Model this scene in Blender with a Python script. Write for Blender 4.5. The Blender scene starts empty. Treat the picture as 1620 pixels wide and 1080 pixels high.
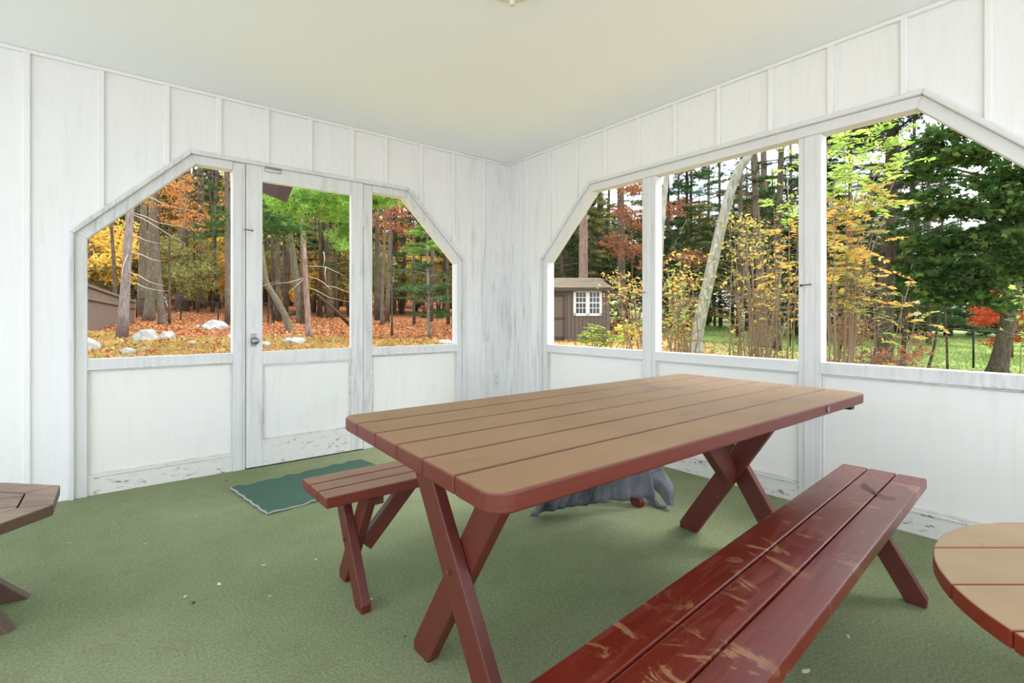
import bpy, bmesh, math, random
import numpy as np
from mathutils import Vector, Matrix, geometry
PI = math.pi
C = bpy.context.scene.collection
random.seed(7)
rng = np.random.default_rng(11)

# ------------------------------------------------------------------ camera geometry (real positions come from it)
F, CX, HY, CAMH = 800.0, 810.0, 499.5, 1.05
_n = math.hypot(995, 800); CA, SA = 995/_n, 800/_n      # camera right = (CA,-SA), forward = (SA,CA)
XR, YL, H = 3.03, 3.835, 2.512                          # right wall, left wall, ceiling height

def P(px, py, Z):
    u = (px-CX)/F*Z; v = -(py-HY)/F*Z
    return Vector((u*CA+Z*SA, -u*SA+Z*CA, CAMH+v))
def ground_z(x, y):
    base = float(np.interp(y, [-60, 3.4, 9, 13.5, 17, 25, 33, 50, 70, 90, 100], [-.8, -.66, -.3, .05, .25, .5, .75, 1.9, 3.3, 5.4, 6.6]))
    return base
def GP(px, py):
    Z = 3.0
    while Z < 90:
        p = P(px, py, Z)
        if p.z <= ground_z(p.x, p.y): return p, Z
        Z += .05
    return P(px, py, 60), 60

# ------------------------------------------------------------------ helpers
def tag(o, label=None, cat=None, group=None, kind=None):
    if label: o['label'] = label
    if cat: o['category'] = cat
    if group: o['group'] = group
    if kind: o['kind'] = kind
    return o
def empty(name, loc=(0, 0, 0), rz=0, label=None, cat=None, group=None, kind=None):
    o = bpy.data.objects.new(name, None); C.objects.link(o)
    o.location = loc; o.rotation_euler = (0, 0, rz)
    o.empty_display_size = .1
    return tag(o, label, cat, group, kind)
def copy_tree(o, parent=None):
    c = o.copy(); C.objects.link(c)
    if parent: c.parent = parent
    for ch in o.children: copy_tree(ch, c)
    return c

class MB:
    def __init__(s): s.v = []; s.f = []
    def add(s, vs, fs):
        k = len(s.v); s.v += [tuple(v) for v in vs]; s.f += [tuple(i+k for i in f) for f in fs]; return s
    def box(s, a, b, M=None):
        x0, y0, z0 = a; x1, y1, z1 = b
        vs = [(x0,y0,z0),(x1,y0,z0),(x1,y1,z0),(x0,y1,z0),(x0,y0,z1),(x1,y0,z1),(x1,y1,z1),(x0,y1,z1)]
        if M: vs = [M(v) if callable(M) else M @ Vector(v) for v in vs]
        return s.add(vs, [(0,3,2,1),(4,5,6,7),(0,1,5,4),(1,2,6,5),(2,3,7,6),(3,0,4,7)])
    def prism(s, poly, fn, d0, d1):
        """poly in 2D, fn(a,b,d) gives the 3D point, extruded from d0 to d1"""
        n = len(poly)
        vs = [fn(a, b, d0) for a, b in poly]+[fn(a, b, d1) for a, b in poly]
        fs = [tuple(range(n)), tuple(range(2*n-1, n-1, -1))]
        fs += [(i, i+n, (i+1) % n+n, (i+1) % n) for i in range(n)]
        return s.add(vs, fs)
    def beam(s, p, q, w, t, up=(0, 0, 1)):
        p = Vector(p); q = Vector(q); d = (q-p).normalized()
        a = d.cross(Vector(up));
        if a.length < 1e-4: a = d.cross(Vector((1, 0, 0)))
        a.normalize(); b = a.cross(d).normalized()
        vs = []
        for c in (p, q):
            for i, j in ((-1,-1),(1,-1),(1,1),(-1,1)): vs.append(c+a*i*w/2+b*j*t/2)
        return s.add(vs, [(0,1,2,3),(7,6,5,4),(0,4,5,1),(1,5,6,2),(2,6,7,3),(3,7,4,0)])
    def tube(s, pts, rad, n=8, jit=0, cap=True):
        pts = [Vector(p) for p in pts]; m = len(pts)
        if not hasattr(rad, '__len__'): rad = [rad]*m
        k = len(s.v); ref = Vector((1, 0, 0))
        for i, p in enumerate(pts):
            d = (pts[min(i+1, m-1)]-pts[max(i-1, 0)]).normalized()
            r = ref if abs(d.dot(ref)) < .9 else Vector((0, 1, 0))
            a = (r-d*d.dot(r)).normalized(); b = d.cross(a)
            for j in range(n):
                t = 2*PI*j/n; rr = rad[i]*(1+jit*(random.random()-.5))
                s.v.append(tuple(p+a*math.cos(t)*rr+b*math.sin(t)*rr))
        for i in range(m-1):
            for j in range(n):
                s.f.append((k+i*n+j, k+i*n+(j+1) % n, k+(i+1)*n+(j+1) % n, k+(i+1)*n+j))
        if cap:
            s.f.append(tuple(k+j for j in range(n-1, -1, -1))); s.f.append(tuple(k+(m-1)*n+j for j in range(n)))
        return s
    def lathe(s, prof, c=(0, 0, 0), axis='z', n=20):
        pr = []
        for r, h in prof:
            for j in range(n):
                t = 2*PI*j/n; a, b = r*math.cos(t), r*math.sin(t)
                pr.append({'z': (c[0]+a, c[1]+b, c[2]+h), 'y': (c[0]+a, c[1]+h, c[2]+b), 'x': (c[0]+h, c[1]+a, c[2]+b)}[axis])
        m = len(prof)
        fs = [(i*n+j, i*n+(j+1) % n, (i+1)*n+(j+1) % n, (i+1)*n+j) for i in range(m-1) for j in range(n)]
        fs += [tuple(range(n-1, -1, -1)), tuple((m-1)*n+j for j in range(n))]
        return s.add(pr, fs)
    def build(s, name, mat, parent=None, bevel=0, smooth=False, seg=2, kind=None):
        me = bpy.data.meshes.new(name); me.from_pydata(s.v, [], s.f)
        bm = bmesh.new(); bm.from_mesh(me); bmesh.ops.recalc_face_normals(bm, faces=bm.faces); bm.to_mesh(me); bm.free()
        if mat: me.materials.append(mat)
        o = bpy.data.objects.new(name, me); C.objects.link(o)
        if parent: o.parent = parent
        if bevel:
            b = o.modifiers.new('bevel', 'BEVEL'); b.width = bevel; b.segments = seg; b.limit_method = 'ANGLE'; b.angle_limit = .6
        if smooth: me.polygons.foreach_set('use_smooth', [True]*len(me.polygons))
        if kind: o['kind'] = kind
        return o

def scatter(name, tv, tf, pos, rot, scl, mat, parent=None):
    """leaf meshes: template verts tv (k,3), faces tf, one copy for every pos/rot(3x3)/scale, all in one mesh"""
    tv = np.array(tv, float); N = len(pos); k = len(tv)
    V = np.einsum('nij,kj->nki', rot, tv)*np.asarray(scl).reshape(N, 1, 1)+np.asarray(pos)[:, None, :]
    V = V.reshape(-1, 3)
    loops = np.concatenate([np.array(f) for f in tf]); tot = np.array([len(f) for f in tf])
    L = (loops[None, :]+(np.arange(N)*k)[:, None]).ravel(); T = np.tile(tot, N)
    S = np.concatenate([[0], np.cumsum(T)[:-1]])
    me = bpy.data.meshes.new(name)
    me.vertices.add(len(V)); me.vertices.foreach_set('co', V.ravel().astype(np.float32))
    me.loops.add(len(L)); me.loops.foreach_set('vertex_index', L.astype(np.int32))
    me.polygons.add(len(T)); me.polygons.foreach_set('loop_start', S.astype(np.int32)); me.polygons.foreach_set('loop_total', T.astype(np.int32))
    me.update(calc_edges=True); me.validate()
    me.materials.append(mat)   # None leaves a slot for the copies
    o = bpy.data.objects.new(name, me); C.objects.link(o)
    if parent: o.parent = parent
    return o
def rand_rot(n, flat=.0):
    """random orientation; flat->1 keeps leaf normals near vertical"""
    az = rng.uniform(0, 2*PI, n); tl = rng.normal(0, 1, n)*(1.3-flat*1.0); rl = rng.normal(0, 1, n)*(1.3-flat*1.0)
    ca, sa = np.cos(az), np.sin(az); cb, sb = np.cos(tl), np.sin(tl); cc, sc = np.cos(rl), np.sin(rl)
    Rz = np.zeros((n,3,3)); Rz[:,0,0]=ca; Rz[:,0,1]=-sa; Rz[:,1,0]=sa; Rz[:,1,1]=ca; Rz[:,2,2]=1
    Rx = np.zeros((n,3,3)); Rx[:,0,0]=1; Rx[:,1,1]=cb; Rx[:,1,2]=-sb; Rx[:,2,1]=sb; Rx[:,2,2]=cb
    Ry = np.zeros((n,3,3)); Ry[:,1,1]=1; Ry[:,0,0]=cc; Ry[:,0,2]=sc; Ry[:,2,0]=-sc; Ry[:,2,2]=cc
    return Rz@Rx@Ry
def dir_rot(d, roll=None):
    """rotations that take +x to directions d (n,3)"""
    d = np.asarray(d, float); d = d/np.linalg.norm(d, axis=1, keepdims=True)
    up = np.tile([0,0,1.], (len(d),1)); s = np.cross(up, d); l = np.linalg.norm(s, axis=1, keepdims=True); l[l<1e-5]=1; s = s/l
    u = np.cross(d, s)
    if roll is not None:
        c, q = np.cos(roll)[:,None], np.sin(roll)[:,None]; s, u = s*c+u*q, u*c-s*q
    return np.stack([d, s, u], axis=2)
LEAF = ([(0,0,0),(.45,.28,.05),(1,0,-.05),(.45,-.28,.05)], [(0,1,2),(0,2,3)])
LEAFLET = ([(0,0,0),(.35,.17,.03),(.7,.13,0),(1,0,-.06),(.7,-.13,0),(.35,-.17,.03)], [(0,1,2,3),(0,3,4,5)])
_ml = [(0,0,0),(.1,-.35,0),(.05,-.12,0)]
MAPLE = ([(0,0,0),(.02,.42,-.06),(.25,.22,.02),(.45,.55,-.05),(.55,.2,.02),(1,0,-.1),(.55,-.2,.02),(.45,-.55,-.05),(.25,-.22,.02),(.02,-.42,-.06)], [(0,1,2),(0,2,3,4),(0,4,5,6),(0,6,7,8),(0,8,9)])
def _tuft():
    v = []; f = []; r = random.Random(3)
    for i in range(9):
        a = 2*PI*i/9+r.uniform(-.2,.2); e = r.uniform(-.35,.9)
        d = Vector((math.cos(a)*math.cos(e), math.sin(a)*math.cos(e), math.sin(e)*.8)); s = d.cross(Vector((0,0,1))).normalized()*.075
        k = len(v); v += [tuple(-s), tuple(s), tuple(d*1.0)]; f.append((k,k+1,k+2))
    return v, f
TUFT = _tuft()

# ------------------------------------------------------------------ materials
class NT:
    def __init__(s, name):
        s.m = bpy.data.materials.new(name); s.m.use_nodes = True; s.t = s.m.node_tree; s.n = s.t.nodes; s.l = s.t.links
        s.n.clear(); s.out = s.n.new('ShaderNodeOutputMaterial')
    def new(s, typ, **kw):
        n = s.n.new(typ)
        for k, v in kw.items():
            if k in n.inputs.keys(): s.set(n.inputs[k], v)
            else: setattr(n, k, v)
        return n
    def set(s, inp, v):
        if isinstance(v, bpy.types.NodeSocket): s.l.new(v, inp)
        elif isinstance(v, (tuple, list)) and len(v) == 3 and inp.type == 'RGBA': inp.default_value = (*v, 1)
        else: inp.default_value = v
    def coord(s, scale=(1,1,1), world=False):
        c = s.new('ShaderNodeNewGeometry').outputs['Position'] if world else s.new('ShaderNodeTexCoord').outputs['Object']
        mp = s.new('ShaderNodeMapping'); s.l.new(c, mp.inputs['Vector']); mp.inputs['Scale'].default_value = scale
        return mp.outputs[0]
    def noise(s, scale, vec=None, detail=4, rough=.55, dist=0):
        n = s.new('ShaderNodeTexNoise'); n.inputs['Scale'].default_value = scale; n.inputs['Detail'].default_value = detail
        n.inputs['Roughness'].default_value = rough; n.inputs['Distortion'].default_value = dist
        if vec: s.l.new(vec, n.inputs['Vector'])
        return n.outputs['Fac']
    def ramp(s, fac, stops, interp='LINEAR'):
        r = s.new('ShaderNodeValToRGB'); s.l.new(fac, r.inputs[0]); e = r.color_ramp.elements; r.color_ramp.interpolation = interp
        while len(e) < len(stops): e.new(.5)
        for i, (p, c) in enumerate(stops):
            e[i].position = p; e[i].color = (*c, 1) if isinstance(c, tuple) else (c, c, c, 1)
        return r.outputs[0]
    def mix(s, fac, a, b, mode='MIX'):
        m = s.new('ShaderNodeMix', data_type='RGBA', blend_type=mode)
        s.set(m.inputs[0], fac); s.set(m.inputs[6], a); s.set(m.inputs[7], b); return m.outputs[2]
    def math(s, op, a, b=0.0):
        m = s.new('ShaderNodeMath', operation=op); s.set(m.inputs[0], a); s.set(m.inputs[1], b); return m.outputs[0]
    def bump(s, h, strength=.3, dist=.01):
        b = s.new('ShaderNodeBump'); b.inputs['Strength'].default_value = strength; b.inputs['Distance'].default_value = dist
        s.l.new(h, b.inputs['Height']); return b.outputs[0]
    def pbr(s, col, rough=.6, metal=0, normal=None, spec=.5):
        p = s.new('ShaderNodeBsdfPrincipled'); s.set(p.inputs['Base Color'], col); s.set(p.inputs['Roughness'], rough)
        p.inputs['Metallic'].default_value = metal; p.inputs['Specular IOR Level'].default_value = spec
        if normal: s.l.new(normal, p.inputs['Normal'])
        s.l.new(p.outputs[0], s.out.inputs[0]); return s.m
def S(r, g, b):   # 0-255 sRGB to linear
    f = lambda c: ((c/255+.055)/1.055)**2.4 if c > 10 else c/255/12.92
    return (f(r), f(g), f(b))

XR, YL = 3.03, 3.835
def m_paint(name, base, dirt, amount, streak=(9, 9, .9), lo=.0, corner=False):
    t = NT(name); v = t.coord(streak, world=True)
    n1 = t.noise(2.0, v, 8, .7, .6); n2 = t.noise(.9, t.coord((1,1,1), world=True), 3)
    n3 = t.noise(30, t.coord((1,1,.15), world=True), 5, .7)
    m = t.math('MULTIPLY', t.ramp(n1, [(.50-lo, 0.), (.78, 1.)]), t.ramp(n2, [(.42, 0.), (.62, 1.)]))
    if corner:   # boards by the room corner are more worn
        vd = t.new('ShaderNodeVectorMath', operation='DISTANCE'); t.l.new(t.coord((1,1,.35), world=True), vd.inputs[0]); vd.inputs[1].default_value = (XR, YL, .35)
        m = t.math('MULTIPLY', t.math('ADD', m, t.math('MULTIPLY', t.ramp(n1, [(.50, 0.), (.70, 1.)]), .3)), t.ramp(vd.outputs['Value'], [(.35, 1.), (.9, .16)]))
    m = t.math('MULTIPLY', m, amount)
    col = t.mix(m, base, dirt)
    col = t.mix(t.math('MULTIPLY', t.ramp(n3, [(.5, 0.), (.75, 1.)]), amount*.10), col, dirt)
    return t.pbr(col, .55, normal=t.bump(n3, .25, .004))
M = {}
M['wall'] = m_paint('white_board_paint', (.82,.82,.835), S(165,155,143), .8, corner=True)
M['batten'] = m_paint('white_batten_paint', (.83,.83,.84), S(150,140,128), .6, corner=True)
M['trim'] = m_paint('worn_trim_paint', (.70,.70,.715), S(140,137,132), .7, (14,14,1.2), .06)
M['panel'] = m_paint('panel_paint', (.82,.81,.80), S(190,184,172), .35)
M['door'] = m_paint('door_paint', (.73,.73,.745), S(135,130,122), .65, (12,12,1.0), .04)
def m_base():
    t = NT('scuffed_base_paint'); n = t.noise(14, t.coord((1,1,3), world=True), 8, .75)
    col = t.mix(t.ramp(n, [(.57, 0.), (.64, 1.)]), (.74,.73,.72), S(138,116,96))
    return t.pbr(col, .6, normal=t.bump(n, .3, .004))
M['base'] = m_base()
M['bead'] = m_paint('grimy_bead_paint', (.72,.70,.66), S(140,120,98), .9, (5,5,5), .10)
def m_ceiling():
    t = NT('ceiling_plaster'); n = t.noise(1.3, t.coord(world=True), 4)
    n2 = t.noise(60, t.coord(world=True), 3)
    return t.pbr(t.mix(n, (.91,.915,.925), (.93,.935,.945)), .8, normal=t.bump(n2, .08, .003))
M['ceiling'] = m_ceiling()
def m_carpet():
    t = NT('green_carpet'); v = t.coord(world=True)
    n1 = t.noise(.9, v, 3); n2 = t.noise(105, v, 4, .8); n3 = t.noise(6, v, 6, .7)
    col = t.mix(t.ramp(n1, [(.35, 0.), (.65, 1.)]), S(126,146,90), S(162,172,128))
    col = t.mix(t.ramp(n2, [(.3, 0.), (.7, 1.)]), t.mix(.40, col, (.03,.045,.02), 'MIX'), t.mix(.34, col, (.62,.66,.5), 'MIX'))
    col = t.mix(t.math('MULTIPLY', t.ramp(n3, [(.5, 0.), (.75, 1.)]), .3), col, S(120,112,84))
    return t.pbr(col, .95, normal=t.bump(n2, 1, .010), spec=.1)
M['carpet'] = m_carpet()
def m_mat():
    t = NT('mat_pile'); n = t.noise(220, t.coord(), 3, .7); n2 = t.noise(7, t.coord(), 4)
    col = t.mix(t.ramp(n, [(.3, 0.), (.7, 1.)]), S(52,82,74), S(108,138,122)); col = t.mix(t.math('MULTIPLY', n2, .35), col, S(80,110,98))
    return t.pbr(col, .95, normal=t.bump(n, 1, .006), spec=.1)
M['mat'] = m_mat()
def m_board(name, red, wear, wearlo, wearhi, noise_s=(2.5, 26, 26), red_rough=.42, top_only=True, patch=None, edge=None):
    """painted plank: the upward faces carry wear in the grain"""
    t = NT(name); v = t.coord(noise_s)
    rnd = t.new('ShaderNodeObjectInfo').outputs['Random']
    off = t.new('ShaderNodeVectorMath', operation='ADD'); t.l.new(v, off.inputs[0])
    cmb = t.new('ShaderNodeCombineXYZ'); t.l.new(t.math('MULTIPLY', rnd, 40.), cmb.inputs[0]); t.l.new(t.math('MULTIPLY', rnd, 17.), cmb.inputs[1]); t.l.new(cmb.outputs[0], off.inputs[1])
    g = t.noise(1.6, off.outputs[0], 8, .62, .5); b = t.noise(3.2, t.coord(), 5, .6, .3)
    up = t.new('ShaderNodeSeparateXYZ'); t.l.new(t.new('ShaderNodeNewGeometry').outputs['Normal'], up.inputs[0])
    mask = t.ramp(t.math('MULTIPLY', t.math('ADD', g, b), .5), [(wearlo, 0.), (wearhi, 1.)])
    if top_only: mask = t.math('MULTIPLY', mask, t.ramp(up.outputs[2], [(.8, 0.), (.97, 1.)]))
    if edge:
        oy = t.new('ShaderNodeSeparateXYZ'); t.l.new(t.new('ShaderNodeTexCoord').outputs['Object'], oy.inputs[0])
        fr = t.math('FRACT', t.math('DIVIDE', t.math('SUBTRACT', oy.outputs[1], edge[0]), edge[1]))
        dd = t.math('ABSOLUTE', t.math('SUBTRACT', fr, .5))
        dd = t.math('ADD', dd, t.math('MULTIPLY', t.math('SUBTRACT', t.noise(2.2, t.coord((1,.6,1)), 5), .5), .10))
        mask = t.math('MULTIPLY', mask, t.ramp(dd, [(.44, 1.), (.49, .25)]))
    redv = t.mix(g, tuple(c*.75 for c in red), tuple(min(1, c*1.25) for c in red))
    wearv = t.mix(b, tuple(c*.72 for c in wear), tuple(min(1, c*1.22) for c in wear))
    col = t.mix(mask, redv, wearv)
    if patch:
        ps = t.noise(patch[1], t.coord((1, .55, 1)), 10, .75, 1.2); big = t.noise(2.6, t.coord((.8,2.4,1)), 3)
        pm = t.math('MULTIPLY', t.ramp(ps, [(patch[2], 0.), (patch[2]+.04, 1.)]), t.ramp(big, [(.36, 0.), (.50, 1.)]))
        col = t.mix(t.math('MULTIPLY', pm, .62), col, patch[0])
    return t.pbr(col, t.mix(mask, (red_rough,)*3, (.62,)*3), normal=t.bump(g, .25, .003))

M['table_plank'] = m_board('table_plank_paint', S(98,36,24), S(156,124,91), .33, .42, edge=(-.442, .1467))
M['red'] = m_board('red_leg_paint', S(92,37,29), S(126,66,52), .62, .8, top_only=False)
M['bench_plank'] = m_board('bench_plank_paint', S(104,33,22), S(126,60,48), .48, .72, red_rough=.28, patch=(S(168,128,88), 11, .55))
M['bench_plank_far'] = m_board('faded_bench_paint', S(104,40,28), S(142,106,80), .36, .46, edge=(-.136, .0907))
M['round_plank'] = m_board('round_table_paint', S(125,44,28), S(170,142,106), .30, .40, (3, 20, 20), patch=(S(110,78,58), 9, .64))
M['octagon'] = m_board('weathered_brown_wood', S(92,70,58), S(150,128,112), .32, .52, (4, 24, 24), .5)
def plain(name, col, rough=.5, metal=0, nscale=20, var=.2, bump=.1):
    t = NT(name); n = t.noise(nscale, t.coord(), 5)
    return t.pbr(t.mix(n, tuple(c*(1-var) for c in col), tuple(min(1, c*(1+var)) for c in col)), rough, metal, t.bump(n, bump, .004))
M['metal'] = plain('brushed_metal', S(150,150,150), .35, 1)
M['dark_metal'] = plain('dark_metal', (.02,.02,.02), .4, .6)
M['rust'] = plain('rusty_metal', S(92,62,48), .7, .3)
M['plastic'] = plain('white_plastic', (.72,.71,.69), .4, 0, 5, .03, 0)
M['beige'] = plain('beige_fixture', S(228,220,205), .5, 0, 5, .03, 0)
M['cloth'] = None
def m_cloth():
    t = NT('grey_cover_fabric'); n = t.noise(300, t.coord(), 2); n2 = t.noise(9, t.coord((1,1,.3)), 5)
    col = t.mix(t.ramp(n2, [(.35,0.),(.7,1.)]), S(58,60,68), S(125,128,138))
    return t.pbr(col, .6, normal=t.bump(n, .3, .002))
M['cloth'] = m_cloth()
M['fringe'] = plain('mat_backing', S(150,158,150), .8)
def m_glass():
    t = NT('window_glass')
    tr = t.new('ShaderNodeBsdfTransparent'); tr.inputs[0].default_value = (.97,.98,.975,1)
    gl = t.new('ShaderNodeBsdfGlossy'); gl.inputs['Roughness'].default_value = .02
    fr = t.new('ShaderNodeFresnel'); fr.inputs['IOR'].default_value = 1.06
    mx = t.new('ShaderNodeMixShader'); t.l.new(fr.outputs[0], mx.inputs[0]); t.l.new(tr.outputs[0], mx.inputs[1]); t.l.new(gl.outputs[0], mx.inputs[2])
    t.l.new(mx.outputs[0], t.out.inputs[0]); return t.m
M['glass'] = m_glass()
def dim(c, k=.58, ds=.14):
    g = (c[0]*.3+c[1]*.6+c[2]*.1)
    return tuple((x+(g-x)*ds)*k for x in c)
def m_leaf(name, stops, trans=.4):
    stops = [dim(c, {'yellow_leaves': 1.15, 'golden_leaves': 1.05, 'olive_leaves': 1.0, 'lime_leaves': .82, 'maple_leaves': .6, 'dark_pine_needles': .95, 'pine_needles': .95, 'bright_pine_needles': .85, 'orange_leaves': .9}.get(name, .72)) for c in stops]
    t = NT(name); r = t.new('ShaderNodeNewGeometry').outputs['Random Per Island']
    n = t.noise(.7, t.coord(world=True), 2)
    f = t.math('ADD', t.math('MULTIPLY', r, .6), t.math('MULTIPLY', n, .4))
    k = len(stops); col = t.ramp(f, [(.12+.72*i/(k-1), c) for i, c in enumerate(stops)])
    d = t.new('ShaderNodeBsdfDiffuse'); t.l.new(col, d.inputs[0]); tr = t.new('ShaderNodeBsdfTranslucent'); t.l.new(col, tr.inputs[0])
    mx = t.new('ShaderNodeMixShader'); mx.inputs[0].default_value = trans
    t.l.new(d.outputs[0], mx.inputs[1]); t.l.new(tr.outputs[0], mx.inputs[2]); t.l.new(mx.outputs[0], t.out.inputs[0]); return t.m
M['l_maple'] = m_leaf('maple_leaves', [S(36,70,30), S(62,104,40), S(90,130,52), S(150,165,70)])
M['l_yellow'] = m_leaf('yellow_leaves', [S(150,160,60), S(232,200,60), S(250,205,70), S(240,170,50)], .5)
M['l_gold'] = m_leaf('golden_leaves', [S(120,150,60), S(205,190,80), S(225,170,60), S(200,120,60)], .5)
M['l_orange'] = m_leaf('orange_leaves', [S(205,150,62), S(228,165,66), S(210,130,56), S(232,180,84)], .5)
M['l_red'] = m_leaf('red_leaves', [S(150,82,58), S(188,102,70), S(208,122,80), S(160,116,74)])
M['l_firered'] = m_leaf('bright_red_leaves', [S(200,70,30), S(235,95,35), S(215,60,30), S(240,140,50)], .5)
M['l_lime'] = m_leaf('lime_leaves', [S(120,175,50), S(175,215,75), S(205,230,90), S(230,220,80)], .5)
M['l_pine'] = m_leaf('pine_needles', [S(42,72,40), S(72,108,56), S(100,140,66)], .25)
M['l_pinebright'] = m_leaf('bright_pine_needles', [S(96,150,50), S(140,190,70), S(180,215,90)], .35)
M['l_pinedark'] = m_leaf('dark_pine_needles', [S(36,48,30), S(58,74,42), S(84,92,52)], .2)
M['l_olive'] = m_leaf('olive_leaves', [S(110,120,60), S(150,150,75), S(185,170,90)], .4)
M['l_litter'] = m_leaf('fallen_leaves', [S(150,92,50), S(205,130,72), S(222,154,90), S(188,108,62), S(232,194,132)], .1)
M['l_grass'] = m_leaf('grass_blades', [S(150,150,60), S(215,195,92), S(240,215,120)], .3)
M['l_lawn'] = m_leaf('lawn_blades', [S(130,165,75), S(168,198,95), S(202,212,125)], .3)
M['l_brown'] = m_leaf('dry_brown_leaves', [S(110,80,60), S(160,125,95), S(190,150,120)], .2)
def m_bark(name, a, b, s=8):
    a = dim(a, .75, 0); b = dim(b, .75, 0)
    t = NT(name); n = t.noise(s, t.coord((3,3,.5)), 7, .7, .4); w = t.noise(2, t.coord(), 4)
    col = t.mix(t.ramp(n, [(.35,0.),(.65,1.)]), a, b); col = t.mix(t.math('MULTIPLY', t.ramp(w, [(.5,0.),(.7,1.)]), .35), col, S(130,135,110))
    return t.pbr(col, .9, normal=t.bump(n, .9, .04), spec=.1)
M['bark'] = m_bark('brown_bark', S(84,72,60), S(146,130,112))
M['bark_dark'] = m_bark('dark_bark', S(70,62,52), S(122,108,92))
M['bark_grey'] = m_bark('grey_bark', S(120,108,104), S(176,164,156))
M['bark_pale'] = m_bark('pale_lichen_bark', S(128,126,110), S(205,202,188), 5)
M['bark_olive'] = m_bark('mossy_bark', S(88,82,66), S(142,134,110))
M['bark_pink'] = m_bark('pinkish_bark', S(120,92,80), S(188,160,146), 6)
M['twig'] = plain('dry_twig', S(122,102,82), .8)
M['deadwood'] = plain('bleached_dead_wood', S(178,166,146), .8)
def m_rock():
    t = NT('pale_granite'); n = t.noise(2.6, t.coord(), 8, .65, .3); n2 = t.noise(14, t.coord(), 6, .7)
    col = t.ramp(n, [(.3, dim(S(128,124,112),.7)), (.5, dim(S(196,194,186),.7)), (.7, dim(S(226,224,218),.7))]); col = t.mix(t.math('MULTIPLY', t.ramp(n2, [(.55,0.),(.7,1.)]), .5), col, S(140,140,120))
    return t.pbr(col, .9, normal=t.bump(n2, .7, .05), spec=.1)
M['rock'] = m_rock()
def m_ground():
    t = NT('yard_ground'); pos = t.new('ShaderNodeNewGeometry').outputs['Position']
    sep = t.new('ShaderNodeSeparateXYZ'); t.l.new(pos, sep.inputs[0]); v = t.coord(world=True)
    big = t.noise(.22, v, 4, .6); mid = t.noise(1.1, v, 6, .65); fine = t.noise(9, v, 8, .75)
    litter = t.ramp(fine, [(.3, dim(S(124,74,42),.7)), (.45, dim(S(188,112,62),.7)), (.6, dim(S(214,142,84),.7)), (.75, dim(S(226,170,110)))])
    grass = t.ramp(fine, [(.3, dim(S(140,130,62),.85)), (.5, dim(S(214,184,96),.95)), (.7, dim(S(236,212,130),1))])
    lawn = t.ramp(fine, [(.3, dim(S(130,160,70),.8)), (.5, dim(S(172,198,92),.8)), (.7, dim(S(206,214,130),.8))])
    # litter from about 13 m out, wispy yellow grass nearer the porch
    m1 = t.ramp(t.math('ADD', t.math('MULTIPLY', sep.outputs[1], .05), t.math('MULTIPLY', mid, .5)), [(.94, 0.), (1.08, 1.)])
    col = t.mix(m1, grass, litter)
    # lawn on the far right of the yard
    side = t.math('SUBTRACT', sep.outputs[0], t.math('MULTIPLY', sep.outputs[1], .95))
    m2 = t.ramp(t.math('ADD', t.math('MULTIPLY', side, .04), t.math('MULTIPLY', big, .3)), [(.40, 0.), (.52, 1.)])
    lawnfar = t.math('MULTIPLY', m2, t.ramp(t.math('MULTIPLY', sep.outputs[0], .05), [(.52, 0.), (.60, 1.)]))
    near = t.math('SUBTRACT', m2, lawnfar)
    col = t.mix(near, col, t.ramp(fine, [(.3, dim(S(120,70,50))), (.5, dim(S(190,112,82))), (.7, dim(S(222,160,130)))]))
    col = t.mix(lawnfar, col, lawn)
    return t.pbr(col, .95, normal=t.bump(fine, .9, .08), spec=.05)
M['ground'] = m_ground()
M['shed'] = plain('brown_shed_boards', dim(S(108,90,80),.85), .8, 0, 12, .15)
M['shed_dark'] = plain('dark_gap_boards', dim(S(76,62,54),.8), .8)
M['white_sash'] = plain('white_sash', (.6,.6,.6), .5, 0, 5, .02, 0)
M['pane_dark'] = plain('dark_pane', (.03,.035,.035), .1, 0, 5, .05, 0)
M['roofing'] = m_rock()
def m_mossroof():
    t = NT('leafy_shingles'); n = t.noise(3.5, t.coord(), 7, .7, .4)
    return t.pbr(t.ramp(n, [(.35, dim(S(104,116,92),.4)), (.48, dim(S(158,160,130),.4)), (.58, dim(S(205,140,80),.45)), (.7, dim(S(215,165,110),.45))]), .9, normal=t.bump(n, .5, .03))
M['roofing'] = m_mossroof()
M['stockade'] = plain('brown_stockade', S(110,96,84), .85, 0, 9, .4)
M['tan_post'] = plain('tan_post', S(176,120,76), .8)
M['eave'] = plain('dark_brown_eave', S(58,38,36), .7)
M['block'] = plain('concrete_block', S(176,170,140), .9)

# ------------------------------------------------------------------ room shell
TL = lambda s, z, d: (s, YL-d, z)      # left wall: s = x, d = into the room
TR = lambda s, z, d: (XR-d, s, z)      # right wall: s = y

def bxw(mb, T, s0, s1, z0, z1, d0, d1):
    return mb.box((s0, z0, d0), (s1, z1, d1), lambda v: T(*v))
def offset(path, d):
    """offset an open polyline to its right-hand side by d with mitres"""
    out = []
    n = len(path)
    for i in range(n):
        p = Vector(path[i])
        e = []
        if i > 0: e.append((p-Vector(path[i-1])).normalized())
        if i < n-1: e.append((Vector(path[i+1])-p).normalized())
        ns = [Vector((v.y, -v.x)) for v in e]
        if len(ns) == 1: out.append(p+ns[0]*d)
        else:
            m = (ns[0]+ns[1]).normalized(); out.append(p+m*(d/m.dot(ns[0])))
    return [tuple(v) for v in out]
def band(mb, T, path, a, b, d0, d1):
    A = offset(path, a); B = offset(path, b)
    for i in range(len(path)-1):
        mb.prism([A[i], A[i+1], B[i+1], B[i]], T, d0, d1)
    return mb
PATHL = [(-.16,0),(-.16,1.53),(.422,2.11),(1.965,2.11),(2.525,1.55),(2.525,0)]
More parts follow.
